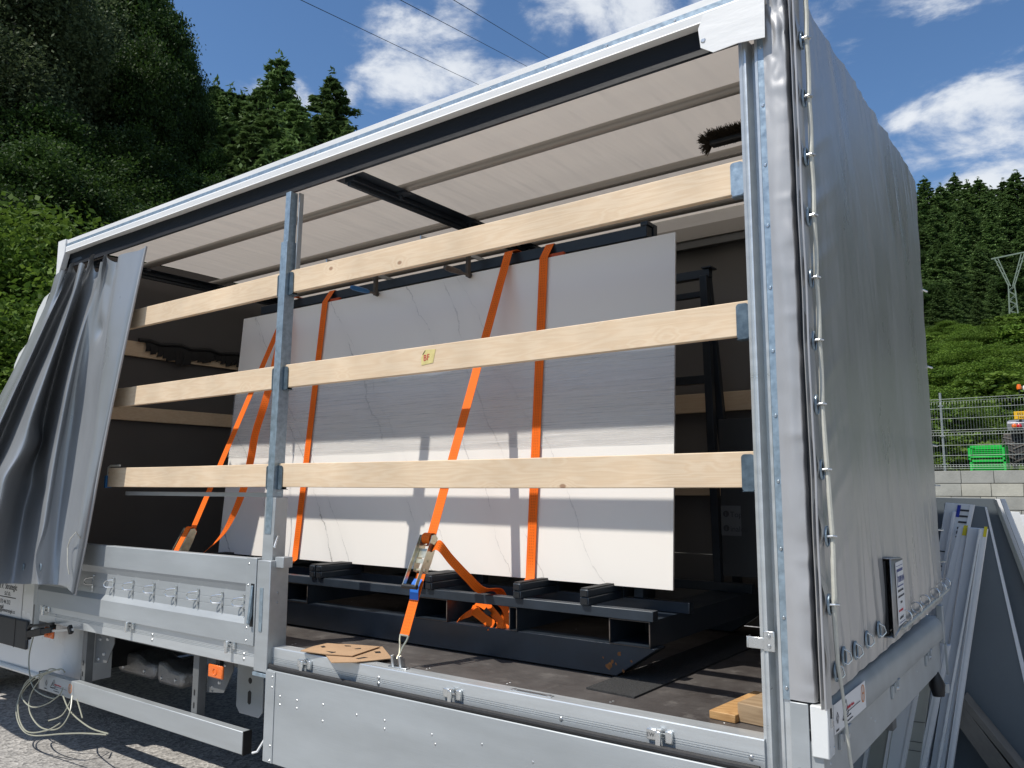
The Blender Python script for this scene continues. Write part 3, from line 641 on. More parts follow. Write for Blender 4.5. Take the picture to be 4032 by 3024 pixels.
# ---- walls
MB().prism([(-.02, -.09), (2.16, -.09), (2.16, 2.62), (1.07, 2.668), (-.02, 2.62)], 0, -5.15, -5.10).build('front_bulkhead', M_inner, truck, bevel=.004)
def farw(u, v):
    x = -5.10+u*5.36; z = .43+v*2.10
    return (x, 2.155+.012*nz3(x*3.2, z*.5, 2)+.006*math.sin(x*17+nz3(x, z, 1)*2), z)
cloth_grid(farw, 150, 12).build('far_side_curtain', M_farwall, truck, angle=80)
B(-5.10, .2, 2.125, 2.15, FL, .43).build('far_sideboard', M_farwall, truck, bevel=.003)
MB().box(-5.1, .17, 2.06, 2.118, 2.455, 2.545).build('far_track', M_fartrack, truck, bevel=.003)
B(-5.1, .17, 2.075, 2.125, 2.405, 2.4535).build('far_track_lip', M_chassis, truck)
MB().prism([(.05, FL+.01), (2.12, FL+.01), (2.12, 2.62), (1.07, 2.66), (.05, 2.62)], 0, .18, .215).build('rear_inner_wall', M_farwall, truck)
B(-2.6, -2.52, 2.08, 2.13, FL, 2.48).build('far_post', M_chassis, truck, bevel=.003)
# ---- drawn side curtain
def _row(L_): return [(u,)+tuple(at(x_, y_, 1, yy)) for u, x_, y_, yy in L_]
TOP = _row([(0, 318, 533, -.03), (.04, 300, 541, -.05), (.10, 258, 552, -.05), (.135, 256, 570, -.03), (.20, 236, 552, -.045), (.27, 228, 560, -.07), (.34, 222, 573, -.055), (.385, 214, 586, -.025), (.43, 206, 554, -.05), (.49, 197, 560, -.09), (.545, 191, 585, -.06), (.60, 178, 565, -.12), (.66, 172, 592, -.03), (.71, 164, 571, -.07), (.77, 154, 575, -.12), (.83, 150, 596, -.04), (.90, 140, 582, -.09), (1.0, 124, 600, -.04)])
MID = _row([(0, 254, 820, -.09), (.04, 240, 820, -.115), (.10, 216, 820, -.125), (.135, 210, 820, -.085), (.20, 196, 820, -.055), (.27, 178, 820, -.06), (.34, 160, 822, -.10), (.385, 148, 822, -.15), (.43, 136, 824, -.09), (.49, 118, 824, -.05), (.545, 102, 824, -.19), (.60, 84, 824, -.29), (.66, 66, 824, -.20), (.71, 50, 824, -.22), (.77, 32, 824, -.35), (.83, 26, 824, -.33), (.90, 22, 824, -.24), (1.0, 20, 824, -.10)])
BOT = _row([(0, 163, 1285, -.16), (.04, 157, 1282, -.19), (.10, 150, 1274, -.20), (.135, 146, 1268, -.17), (.20, 130, 1263, -.16), (.27, 112, 1262, -.20), (.34, 96, 1262, -.25), (.385, 82, 1261, -.27), (.43, 62, 1261, -.24), (.49, 34, 1260, -.27), (.545, -15, 1261, -.42), (.60, -80, 1262, -.62), (.66, -112, 1263, -.58), (.71, -135, 1266, -.56), (.77, -165, 1268, -.68), (.83, -190, 1268, -.66), (.90, -212, 1266, -.56), (1.0, -235, 1262, -.40)])
def pl(T, u):
    k = 0
    while k < len(T)-2 and u > T[k+1][0]: k += 1
    b, c = T[k], T[k+1]; a = T[max(k-1, 0)]; d = T[min(k+2, len(T)-1)]; t = (u-b[0])/(c[0]-b[0]); r = []
    for i in (1, 2, 3):
        m0 = (c[i]-a[i])/max(c[0]-a[0], 1e-6)*(c[0]-b[0]); m1 = (d[i]-b[i])/max(d[0]-b[0], 1e-6)*(c[0]-b[0])
        r.append((2*t**3-3*t*t+1)*b[i]+(t**3-2*t*t+t)*m0+(-2*t**3+3*t*t)*c[i]+(t**3-t*t)*m1)
    return Vector(r)
def curt(u, v):
    a, m_, b = pl(TOP, u), pl(MID, u), pl(BOT, u)
    h = .40                                     # where the middle row lies
    for q_, yb_ in ((a, -.06), (m_, -.07-.12*u), (b, -.16-.50*u)): q_.y = yb_+(q_.y-yb_)*.85     # ease the fold depth
    p = a*((v-h)*(v-1)/h)+m_*(v*(v-1)/(h*(h-1)))+b*(v*(v-h)/(1-h))
    # gathered head: the pleats are knotted up under the rail
    if v < .09 and u > .13:
        k = 1-v/.09; p.y -= .022*k*abs(math.sin(u*43)); p.z += .010*k*math.sin(u*61)
    p.y += .010*nz3(u*14, v*3.0, 1)*min(1, v*5)+.003*nz3(u*26+v*4, v*6, 2)*min(1, u*6)
    # crumples where the cloth is pressed in
    k = math.exp(-(((u-.535)/.055)**2+((v-.60)/.055)**2)); p.y += .045*k
    k = math.exp(-(((u-.60)/.04)**2+((v-.70)/.05)**2)); p.y -= .025*k
    k = math.exp(-(((u-.45)/.04)**2+((v-.735)/.04)**2)); p.y += .025*k
    k = math.exp(-(((u-.36)/.03)**2+((v-.93)/.06)**2)); p.y -= .04*k
    k = math.exp(-(((u-.19)/.025)**2+((v-.24)/.035)**2)); p.y += .03*k
    return tuple(p)
cu = cloth_grid(curt, 230, 170).build('side_curtain', M_curtain, truck, angle=85)
sm = cu.modifiers.new('sub', 'SUBSURF'); sm.levels = 1; sm.render_levels = 1
mb = MB(); mb.tube([Vector(curt(0, v/30))+Vector((.004, -.004, 0)) for v in range(31)], .0085, 8); mb.build('curtain_pole', M_hem, cu)
for u in (.335, .445, .545, .66):
    p = Vector(curt(u, .955)); e = eyelet(p+Vector((0, -.004, 0)), (-.1, -1, 0), (0, 0, 1), .024, .015, cu)
MB().tube([Vector(curt(.035+.02*0, .86))+Vector((0, -.015, .02)), Vector(curt(.06, .845))+Vector((0, -.03, .02)), Vector(curt(.10, .86))+Vector((0, -.035, 0)), Vector(curt(.12, .89))+Vector((0, -.03, 0)), Vector(curt(.10, .93))+Vector((0, -.03, 0)), Vector(curt(.085, .955))+Vector((0, -.02, 0))], .0035, 6).build('curtain_cord', M_rope, cu)
# blue strap buckle at the end of the lowest slat
# ---- front bed post and underside
MB().box(-5.155, -5.135, -.028, .06, -.155, .20).box(-5.130, -5.072, -.031, .05, -.155, .0215).build('front_bed_post', M_board, truck, bevel=.003)
B(-5.20, -5.160, -.02, .06, -.15, .25).build('front_bed_bracket', M_chassis, truck, bevel=.003)
MB().tube([(-5.13, -.055, 1.2), (-5.13, -.05, .6), (-5.13, -.03, .2)], .02, 8).build('front_corner_post', M_alu, truck)
# cross members and chassis beam
for y in (.55, 1.55):
    B(-5.05, .15, y, y+.08, -.30, -.10).build('chassis_beam', M_chassis, truck, bevel=.004)
for i in range(9): B(-4.9+i*.6, -4.84+i*.6, .08, 2.08, -.095, -.03).build('cross_member', M_chassis, truck)
pl_ = MB().prism([(-4.42, -.11), (-2.95, -.11), (-2.95, -.24), (-3.05, -.27), (-3.2, -.275), (-4.42, -.235), (-4.50, -.2)], 1, .42, .425).build('side_plate', M_chassis, truck)
studs('plate_hole', [(x, .42, -.19) for x in (-4.3, -4.05, -3.6, -3.25)], (0, -1, 0), .012, .002, pl_, 8, M_black2)
mp_ = MB()
pts = [(-3.20, -.20), (-3.20, -.44), (-3.165, -.475), (-2.985, -.475), (-2.95, -.44), (-2.95, -.20)]
mp_ = MB().prism(pts, 1, .29, .296).build('mounting_plate', M_board, truck)
studs('plate_hole', [(-3.075, .29, -.28)], (0, -1, 0), .018, .002, mp_, 12, M_black2)
MB().prism([(-3.09, -.345), (-3.075, -.335), (-3.06, -.345), (-3.06, -.405), (-3.075, -.415), (-3.09, -.405)], 1, .288, .290).build('plate_slot', M_black2, mp_)
# side guard
gd = B(-5.0, -2.68, -.03, .02, -.54, -.425).build('side_guard', M_alu, truck, bevel=.004)
B(-5.012, -5.0, -.031, .021, -.542, -.423).build('guard_cap', M_chassis, gd)
B(-2.68, -2.672, -.031, .021, -.542, -.423).build('guard_cap', M_black, gd)
for x in (at(178, 1430, 1, .03).x+.05, at(419, 1450, 1, .03).x+.05):
    o = MB().box(x-.05, x, .024, .032, -.50, -.10).box(x, x+.006, .024, .075, -.50, -.10).build('guard_bracket', M_chassis, gd, bevel=.001)
    for z in (-.30, -.37, -.44): MB().prism([(x-.03, z), (x-.02, z), (x-.02, z-.03), (x-.03, z-.03)], 1, .022, .0235).build('bracket_slot', M_black2, o)
    p = MB().prism([(x+.006, -.10), (x+.25, -.10), (x+.25, -.17), (x+.17, -.30), (x+.006, -.32)], 1, .08, .085).build('bracket_plate', M_chassis, o)
    studs('bracket_bolt', [(x+dx_, .08, dz_) for dx_, dz_ in ((.07, -.16), (.17, -.15), (.13, -.25), (.06, -.29))], (0, -1, 0), .012, .008, p, 8)
sticker((-4.93, -.0312, -.53), (1, 0, 0), (0, 0, 1), .42, .092, gd).data.materials[0] = M_board
# marker lamps
for x in (-2.98, -4.96):
    l = MB().box(x-.068, x+.068, -.012, .004, -.200, -.128).build('marker_lamp', M_orange_lamp, truck, bevel=.008)
    MB().box(x-.02, x+.02, .004, .03, -.15, -.09).build('lamp_bracket', M_rubber, l)
    MB().torus((x, -.0125, -.164), (0, -1, 0), .018, .0025, 16).build('lamp_ring', M_orange_lamp, l)
# exhaust silencer shields and tank
def shield(q0, q1, y, cut):
    a_, b_ = at(*q0, 1, y), at(*q1, 1, y); x0, x1, z0, z1 = a_.x, b_.x, b_.z, a_.z; w_ = x1-x0; h_ = z1-z0
    pr = [(x0, z1), (x1-w_*cut, z1), (x1-w_*cut*.6, z1-h_*.25), (x1, z1-h_*.30), (x1, z0+h_*.12), (x1-w_*.12, z0), (x0+w_*.12, z0), (x0, z0+h_*.15)]
    o = MB().prism(pr, 1, y, y+.28).build('heat_shield', M_shield, truck, bevel=.025)
    studs('shield_bolt', [(x0+w_*.2, y-.001, z0+h_*.3), (x1-w_*.25, y-.001, z0+h_*.35)], (0, -1, 0), .014, .006, o, 10)
    return o
shield((254, 1405), (332, 1472), .62, .45); shield((340, 1428), (392, 1491), .56, .75)
MB().cyl((-4.6, 1.25, -.36), (-3.4, 1.25, -.36), .11, 24).build('silencer', M_chassis, truck)
MB().tube([(-3.3, .72, -.33), (-3.0, .70, -.31), (-2.7, .62, -.30)], .035, 12).build('exhaust_pipe', M_chassis, truck)
def wheel(x, y, yo):
    t = MB(); R = .34; prof = []
    k = 40
    rings = [(.20, 0), (.25, -.01), (.31, .0), (.335, .02), (.34, .05), (.34, .17), (.335, .20), (.31, .22), (.20, .22)]
    vs = []; fs = []
    for r_, yy in rings:
        for i in range(k): a = 2*math.pi*i/k; vs.append((x+r_*math.cos(a), y+yy, -G+R+r_*math.sin(a)))
    for j in range(len(rings)-1):
        for i in range(k): fs.append((j*k+i, j*k+(i+1) % k, (j+1)*k+(i+1) % k, (j+1)*k+i))
    t.add(vs, fs); o = t.build('wheel', M_rubber, truck)
    MB().cyl((x, y+.03, -G+R), (x, y+.19, -G+R), .205, 30).build('rim', M_galv, o); MB().cyl((x, y+.005, -G+R), (x, y+.03, -G+R), .06, 16).build('hub', M_rivet, o)
for y in (.15, 1.75): wheel(-1.15, y, 0); wheel(-6.95, y, 0)
# ---- cab
def cab():
    side = [(-5.03, -.52), (-5.03, .13), (-5.22, .30), (-5.22, 1.30), (-5.35, 1.42), (-6.2, 1.38), (-6.55, 1.20), (-7.15, .42), (-7.75, .18), (-7.95, -.05), (-8.0, -.52), (-7.9, -.60)]
    rear_low = [(-5.03, -.52), (-5.03, -.10)]
    prof = [(-5.20, -.50), (-5.20, 1.30), (-5.33, 1.42), (-6.2, 1.38), (-6.55, 1.20), (-7.15, .42), (-7.75, .18), (-7.95, -.05), (-8.0, -.55), (-7.38, -.55), (-7.33, -.30), (-7.15, -.10), (-6.75, -.10), (-6.58, -.30), (-6.55, -.53)]
    c = MB().prism(prof, 1, .10, 2.06).build('cab_body', M_whitepaint, truck, bevel=.03)
    # rear corner of the cab below the bed
    mb = MB(); pts = []
    for i in range(9):
        a = math.radians(-90+i*11.25); pts.append((-5.09+.13*math.cos(a)+(.0), .215+.13*math.sin(a)*.9))
    pr = [(-5.45, .098)]+[(p[0]+.08, p[1]) for p in pts]+[(-4.90, .42), (-5.45, .42)]
    mb.prism(pr, 2, -.53, -.105); mb.build('cab_rear_corner', M_whitepaint, c, angle=25)
    B(-5.45, -5.05, .43, 1.75, -.50, -.11).build('cab_underside', M_black, c)
    MB().tube([(-6.15, .095, -.515), (-5.30, .095, -.515), (-5.02, .105, -.53)], .02, 8).build('sill_edge', M_whitepaint, c)
    # door lines, trim, window
    tz0, tz1 = at(30, 1398, 1, .08).z, at(45, 1338, 1, .08).z; tx1 = at(57, 1370, 1, .08).x
    MB().prism([(-6.95, tz0), (tx1, tz0), (tx1, tz1), (-6.95, tz1)], 1, .078, .0995).build('door_trim', M_trim, c, bevel=.012)
    B(tx1-.20, tx1-.188, .0755, .0775, tz0, tz1).build('trim_joint', M_black2, c)
    MB().box(-5.40, -5.395, .0985, .0995, -.50, -.24).box(-5.40, -5.395, .0985, .0995, -.05, .62).build('door_gap', M_black2, c)
    B(-5.37, -5.21, .085, .098, .12, .70).build('rear_side_trim', M_whitepaint, c, bevel=.01); B(-5.37, -5.21, .085, .098, -.055, .105).build('rear_side_trim', M_whitepaint, c, bevel=.01)
    MB().prism([(-6.9, .55), (-6.45, 1.15), (-5.55, 1.2), (-5.55, .55)], 1, .092, .099).build('side_window', M_glass, c)
    MB().prism([(-6.62, 1.12), (-6.58, 1.14), (-7.12, .47), (-7.17, .45)], 1, .22, 1.94).build('windscreen', M_glass, c)
    # sign on the door
    ys_ = .0965
    s0, s1 = at(45, 1337, 1, ys_), at(45, 1240, 1, ys_)
    sg = MB().add([(s0.x-.95, ys_, s0.z), (s0.x, ys_, s0.z), (s0.x, ys_, s1.z), (s0.x-.95, ys_, s1.z)], [(0, 1, 2, 3)]).build('door_sign', M_paper, c, smooth=False)
    def tx(s, size, px_, py_):
        q = at(px_, py_, 1, ys_-.001); text_mesh(s, size, (q.x, q.y, q.z), (1, 0, 0), (0, 0, 1), 't', M_ink, None, 'RIGHT', xs=.92).build('lettering', M_ink, sg, smooth=False)
    tx('V.M.V. Strategic', .066, 37, 1276); tx('s.r.o.', .060, 23, 1287); tx('I\u010c: 173 44 212', .046, 22, 1306); tx('email:', .042, 8, 1314); tx('info@vmvstrategic.cz', .040, 32, 1326)
    q = at(34, 1294, 1, ys_-.001); MB().add([(q.x-.8, q.y, q.z), (q.x, q.y, q.z), (q.x, q.y, q.z+.007), (q.x-.8, q.y, q.z+.007)], [(0, 1, 2, 3)]).build('sign_rule', M_ink, sg, smooth=False)
    # roof fairing reaching up to the body
    fp = [(-5.30, 1.43), (-5.28, 2.36), (-5.48, 2.38), (-5.62, 2.34), (-5.72, 2.25), (-5.86, 2.0), (-6.0, 1.93), (-6.07, 1.84), (-6.10, 1.62), (-6.35, 1.40)]
    f = MB().prism(fp, 1, .06, 2.08).build('roof_fairing', M_whitepaint, c, bevel=.03)
    MB().prism([(-5.32, 1.62), (-5.32, 2.33), (-5.50, 2.34), (-5.56, 2.24), (-5.70, 1.98), (-5.55, 1.98)], 1, .052, .0585).build('fairing_window', M_glass, f)
    B(-5.27, -5.17, .3, 1.86, .2, 1.9).build('rear_wall', M_trim, c)
    return c
cab()
# ================================================================ LOAD AND LOOSE THINGS
def slat(x0, x1, y0_, z0, z1, label, group, tilt=0, axis='x', m=None):
    c = ((x0+x1)/2, y0_, z0)
    mb = MB()
    if axis == 'x':
        n = 14; vs = []; fs = []
        for i in range(n+1):
            x = x0+(x1-x0)*i/n; s = -.004*math.sin(math.pi*i/n)*(x1-x0)/2.5
            for (yy, zz) in ((y0_, z0+s), (y0_+.028, z0+s), (y0_+.028, z1+s), (y0_, z1+s)): vs.append((x, yy, zz))
        for i in range(n):
            a = i*4; b = a+4; fs += [(a+k, a+(k+1) % 4, b+(k+1) % 4, b+k) for k in range(4)]
        fs += [(3, 2, 1, 0), (n*4, n*4+1, n*4+2, n*4+3)]; mb.add(vs, fs)
    else: mb.box(x0-.014, x0+.014, y0_, x1, z0, z1)
    o = mb.build('wooden_slat', m or M_wood, None, bevel=.003, origin=c, label=label, cat='wooden board', group=group)
    return o
G1 = 'wooden slats across the open side'
XL3 = at(234, 1012, 1, .0).x
for k, nm, xl in ((1, 'topmost', -5.05), (2, 'middle', -5.05), (3, 'lowest', XL3)):
    a, b = ZS[k]; xm_ = px((a+b)/2)+.053
    slat(xm_+.006, .081, 0, a, b, {1: 'long pale slat right of the middle post, topmost, just under the roof opening', 2: 'long pale slat right of the middle post with a yellow BF sticker', 3: 'long pale slat right of the middle post, lowest, crossing the slab at eye level'}[k], G1)
    slat(xl, xm_-.006, 0, a, b, {1: 'short pale slat between the gathered curtain and the middle post, topmost', 2: 'short pale slat between the gathered curtain and the middle post, middle one', 3: 'short pale slat left of the middle post with a blue bracket at its left end'}[k], G1)
# sticker BF on the middle slat
s2 = [o for o in scene.objects if o.name.startswith('wooden_slat') and 'BF' in o.get('label', '')][0]
p = at(925, 772, 1, -.001)
mb = MB(); mb.prism([(p.x-.042, p.z-.034), (p.x+.030, p.z-.028), (p.x+.046, p.z+.034), (p.x-.020, p.z+.038), (p.x-.034, p.z+.022), (p.x-.044, p.z+.004)], 1, -.0015, -.0006)
M_yel = mat('faded_yellow_sticker', (.66, .56, .23), .6, noise=(40, .12, one)); st = mb.build('sticker', M_yel, s2, smooth=False)
text_mesh('BF', .040, (p.x-.030, -.0015, p.z-.014), (1, .0, .06), (0, 0, 1), 't', M_redink, None, off=.0008, xs=.95).build('handwriting', M_redink, st, smooth=False)
MB().bar((p.x-.034, -.002, p.z+.016), (p.x-.018, -.002, p.z+.034), .002, .002).build('pen_stroke', M_ink, st)
# blue bracket
br = MB().box(XL3-.022, XL3-.004, -.01, .03, .84, .92).build('slat_bracket', M_bluegrip, None, origin=(XL3, 0, .84), label='blue bracket on the left end of the lowest slat', cat='bracket'); 
MB().tube([(XL3-.016, .01, .92), (XL3-.014, .01, .975), (XL3+.01, .01, .985), (XL3+.12, .015, .985)], .007, 8).build('wire_arm', M_rope, br)
G2 = 'wooden slats on the inner walls'
for (a, b), lab in (((1.872, 1.992), 'shaded slat across the front wall above, partly hidden by a black strap bundle'), ((1.362, 1.472), 'plain shaded slat across the front wall, the lower one')):
    slat(-5.08, 2.08, .06, a, b, lab, G2, axis='y')
for (a, b), lab in (((1.325, 1.447), 'shaded slat on the far side wall seen behind the black frame at the right'), ((.80, .92), 'shaded slat low on the far side wall, mostly hidden by the near slat')):
    slat(-2.48, .14, 2.085, a, b, lab, G2)
for (a, b), lab in (((1.325, 1.447), 'shaded slat on the far side wall left of the far post, mostly behind the slab'),):
    slat(-5.02, -2.62, 2.085, a, b, lab, G2)
# aluminium rail just below the lowest slat at the left
B(XL3+.05, -2.66, .10, .125, .79, .815).build('inner_rail', M_alu, truck, bevel=.002)
# black strap bundle hanging over the front slat
mb = MB(); random.seed(3)
for k in range(30):
    y = .62+k*.036; zz = 1.985-.0
    dep = .05+.05*random.random()+.05*max(0, math.sin(k*.35-1))
    mb.ribbon([(-5.09, y, zz+.02), (-5.045, y+.01, zz+.012+.01*random.random()), (-5.04-.01*random.random(), y+.02, zz-dep*.5), (-5.05, y+.03*random.random(), zz-dep)], (0, .022, .004), .006)
mb.tube([(-5.04, .55+.09*i, 2.0+.012*math.sin(i*2.1)) for i in range(14)], .016, 8)
mb.build('strap_bundle', M_rubber, None, origin=(-5.06, 1.1, 1.95), label='black rubber strap bundle draped along the upper front wall slat', cat='strap bundle')
# ---------------------------------------------------------------- marble slab
def marble():
    m = bpy.data.materials.new('white_marble_ceramic'); m.use_nodes = True; t = m.node_tree; p = t.nodes['Principled BSDF']
    p.inputs['Roughness'].default_value = .30; p.inputs['Specular IOR Level'].default_value = .45
    tcn = t.nodes.new('ShaderNodeTexCoord')
    def mapn(rot, sc, loc=(0, 0, 0)):
        mp = t.nodes.new('ShaderNodeMapping'); mp.inputs['Rotation'].default_value = rot; mp.inputs['Scale'].default_value = sc; mp.inputs['Location'].default_value = loc; t.links.new(tcn.outputs['Object'], mp.inputs[0]); return mp.outputs[0]
    def M_(op, a, b=None, c=None):
        n = t.nodes.new('ShaderNodeMath'); n.operation = op
        for i, v in enumerate((a, b, c)):
            if v is None: continue
            if isinstance(v, (int, float)): n.inputs[i].default_value = v
            else: t.links.new(v, n.inputs[i])
        return n.outputs[0]
    sp = t.nodes.new('ShaderNodeSeparateXYZ'); t.links.new(tcn.outputs['Object'], sp.inputs[0]); X, Z = sp.outputs[0], sp.outputs[2]
    nn = t.nodes.new('ShaderNodeTexNoise'); nn.inputs['Scale'].default_value = 3.2; nn.inputs['Detail'].default_value = 9; nn.inputs['Roughness'].default_value = .68; t.links.new(tcn.outputs['Object'], nn.inputs['Vector'])
    nl = t.nodes.new('ShaderNodeTexNoise'); nl.inputs['Scale'].default_value = 1.1; nl.inputs['Detail'].default_value = 2; t.links.new(tcn.outputs['Object'], nl.inputs['Vector'])
    tot = None
    # veins fall to the right at about 60 degrees: u = x*sin + z*cos = const
    for (c0, wd, st, slope) in ((-1.62, .006, .9, .62), (-2.40, .0035, .45, .55), (-1.05, .0045, .55, .72), (-.55, .0065, .8, .62), (-.40, .003, .5, .70), (.28, .005, .6, .60), (.45, .003, .4, .7), (1.05, .004, .45, .5), (.86, .003, .5, .55), (-2.95, .004, .5, .6), (1.45, .003, .35, .66)):
        u = M_('ADD', X, M_('MULTIPLY', Z, slope))
        u = M_('ADD', u, M_('MULTIPLY', M_('SUBTRACT', nn.outputs[0], .5), .19 if wd > .004 else .14))
        u = M_('ADD', u, M_('MULTIPLY', M_('SUBTRACT', nl.outputs[0], .5), .35))
        d = M_('ABSOLUTE', M_('SUBTRACT', u, c0))
        n2 = t.nodes.new('ShaderNodeTexNoise'); n2.inputs['Scale'].default_value = 4.5; n2.inputs['Detail'].default_value = 4; t.links.new(mapn((0, 0, 0), (1, 1, 1), (c0*7, 3, c0)), n2.inputs['Vector'])
        wv = M_('MULTIPLY', M_('MAXIMUM', M_('SUBTRACT', n2.outputs[0], .36), 0.0), wd*4.2)
        r = t.nodes.new('ShaderNodeMapRange'); t.links.new(M_('DIVIDE', d, M_('ADD', wv, .0007)), r.inputs[0]); r.inputs[1].default_value = .2; r.inputs[2].default_value = 1.3; r.inputs[3].default_value = st; r.inputs[4].default_value = 0
        v = M_('MULTIPLY', r.outputs[0], M_('MINIMUM', M_('MULTIPLY', M_('MAXIMUM', M_('SUBTRACT', n2.outputs[0], .38), 0.0), 7), 1.0))
        # soft grey halo
        h = t.nodes.new('ShaderNodeMapRange'); t.links.new(d, h.inputs[0]); h.inputs[1].default_value = 0; h.inputs[2].default_value = .09; h.inputs[3].default_value = .10*st; h.inputs[4].default_value = 0
        v = M_('MAXIMUM', v, h.outputs[0])
        tot = v if tot is None else M_('MAXIMUM', tot, v)
    mx = t.nodes.new('ShaderNodeMix'); mx.data_type = 'RGBA'; t.links.new(M_('MULTIPLY', tot, .85), mx.inputs[0]); mx.inputs[6].default_value = (.88, .835, .775, 1); mx.inputs[7].default_value = (.22, .20, .19, 1)
    t.links.new(mx.outputs[2], p.inputs['Base Color']); return m
M_marble = marble()
SX0, SX1, SB, ST = -4.035, -.556, (.680, .386), (.803, 2.088)
def sp(x, s, off=0):     # point on the slab face: s 0 bottom .. 1 top
    ny, nz_ = -(ST[1]-SB[1]), (ST[0]-SB[0]); l = math.hypot(ny, nz_)
    return Vector((x, SB[0]+(ST[0]-SB[0])*s+ny/l*off, SB[1]+(ST[1]-SB[1])*s+nz_/l*off))
def slab_mb(off0, off1, x0=SX0, x1=SX1, s0=0, s1=1):
    P = [sp(x0, s0, off0), sp(x1, s0, off0), sp(x1, s0, off1), sp(x0, s0, off1), sp(x0, s1, off0), sp(x1, s1, off0), sp(x1, s1, off1), sp(x0, s1, off1)]
    return MB().add(P, [(0,3,2,1),(4,5,6,7),(0,1,5,4),(1,2,6,5),(2,3,7,6),(3,0,4,7)])
GS = 'large ceramic slabs leaning on the rack'
slab_mb(-.012, 0).build('marble_slab', M_marble, None, bevel=.001, origin=((SX0+SX1)/2, .74, SB[1]), label='front white slab with fine grey veins leaning on the black rack', cat='stone slab', group=GS)
slab_mb(-.026, -.0135, SX0+.03, SX1-.008, .002, .998).build('marble_slab', M_marble, None, bevel=.001, origin=((SX0+SX1)/2, .76, SB[1]), label='second slab hidden close behind the front white slab', cat='stone slab', group=GS)
# stretch film wound round the slabs
def film_mat():
    m = bpy.data.materials.new('stretch_film'); m.use_nodes = True; t = m.node_tree; t.nodes.clear(); o = t.nodes.new('ShaderNodeOutputMaterial'); mix = t.nodes.new('ShaderNodeMixShader'); tr = t.nodes.new('ShaderNodeBsdfTransparent'); gl = t.nodes.new('ShaderNodeBsdfPrincipled')
    gl.inputs['Base Color'].default_value = (.58, .585, .60, 1); gl.inputs['Roughness'].default_value = .16; gl.inputs['Specular IOR Level'].default_value = 1.0
    tcn = t.nodes.new('ShaderNodeTexCoord'); mp = t.nodes.new('ShaderNodeMapping'); mp.inputs['Scale'].default_value = (.45, 1, 34); mp.inputs['Rotation'].default_value = (0, .012, 0); t.links.new(tcn.outputs['Object'], mp.inputs[0])
    n = t.nodes.new('ShaderNodeTexNoise'); n.inputs['Scale'].default_value = 3.4; n.inputs['Detail'].default_value = 9; n.inputs['Roughness'].default_value = .78; n.inputs['Distortion'].default_value = .2; t.links.new(mp.outputs[0], n.inputs['Vector'])
    r = t.nodes.new('ShaderNodeMapRange'); t.links.new(n.outputs[0], r.inputs[0]); r.inputs[1].default_value = .42; r.inputs[2].default_value = .72; r.inputs[3].default_value = .24; r.inputs[4].default_value = .50
    mp2 = t.nodes.new('ShaderNodeMapping'); mp2.inputs['Scale'].default_value = (.7, 1, 120); t.links.new(tcn.outputs['Object'], mp2.inputs[0]); n2 = t.nodes.new('ShaderNodeTexNoise'); n2.inputs['Scale'].default_value = 3; n2.inputs['Detail'].default_value = 4; t.links.new(mp2.outputs[0], n2.inputs['Vector'])
    r2 = t.nodes.new('ShaderNodeMapRange'); t.links.new(n2.outputs[0], r2.inputs[0]); r2.inputs[1].default_value = .62; r2.inputs[2].default_value = .72; r2.inputs[3].default_value = 0; r2.inputs[4].default_value = 1.0
    ad = t.nodes.new('ShaderNodeMath'); ad.operation = 'ADD'; ad.use_clamp = True; t.links.new(r.outputs[0], ad.inputs[0]); t.links.new(r2.outputs[0], ad.inputs[1])
    b = t.nodes.new('ShaderNodeBump'); b.inputs['Strength'].default_value = 1.0; b.inputs['Distance'].default_value = .012; t.links.new(n.outputs[0], b.inputs['Height']); t.links.new(b.outputs[0], gl.inputs['Normal'])
    cm = t.nodes.new('ShaderNodeMix'); cm.data_type = 'RGBA'; t.links.new(r2.outputs[0], cm.inputs[0]); cm.inputs[6].default_value = (.58, .585, .60, 1); cm.inputs[7].default_value = (1, 1, 1, 1); t.links.new(cm.outputs[2], gl.inputs['Base Color'])  # white streaks paint the crinkles' highlights into the film colour
    t.links.new(ad.outputs[0], mix.inputs[0]); t.links.new(tr.outputs[0], mix.inputs[1]); t.links.new(gl.outputs[0], mix.inputs[2]); t.links.new(mix.outputs[0], o.inputs[0]); return m
M_film = film_mat()
fz0 = at(1455, 955, 1, .74).z; fz1 = at(1455, 748, 1, .76).z
s_0 = (fz0-SB[1])/(ST[1]-SB[1]); s_1 = (fz1-SB[1])/(ST[1]-SB[1])
mb = MB(); n = 90; rows = 14
for (off, a, b) in ((.006, s_0, s_1),):
    vs = []
    for j in range(rows+1):
        for i in range(n+1):
            x = SX0-.004+(SX1-SX0+.008)*i/n; s = a+(b-a)*j/rows
            if j == rows: s += .012*nz3(x*1.2, 0, 0)+.006*nz3(x*6, 0, 0)
            if j == 0: s += .008*nz3(x*2, 4, 0)
            vs.append(sp(x, s, off+.002*nz3(x*2, s*60, 0)))
    mb.add(vs, [(j*(n+1)+i, j*(n+1)+i+1, (j+1)*(n+1)+i+1, (j+1)*(n+1)+i) for j in range(rows) for i in range(n)])
mb.build('stretch_film', M_film, None, origin=((SX0+SX1)/2, .73, fz0), label='clear crinkled stretch film wound round the middle of the white slab', cat='plastic film', angle=80)
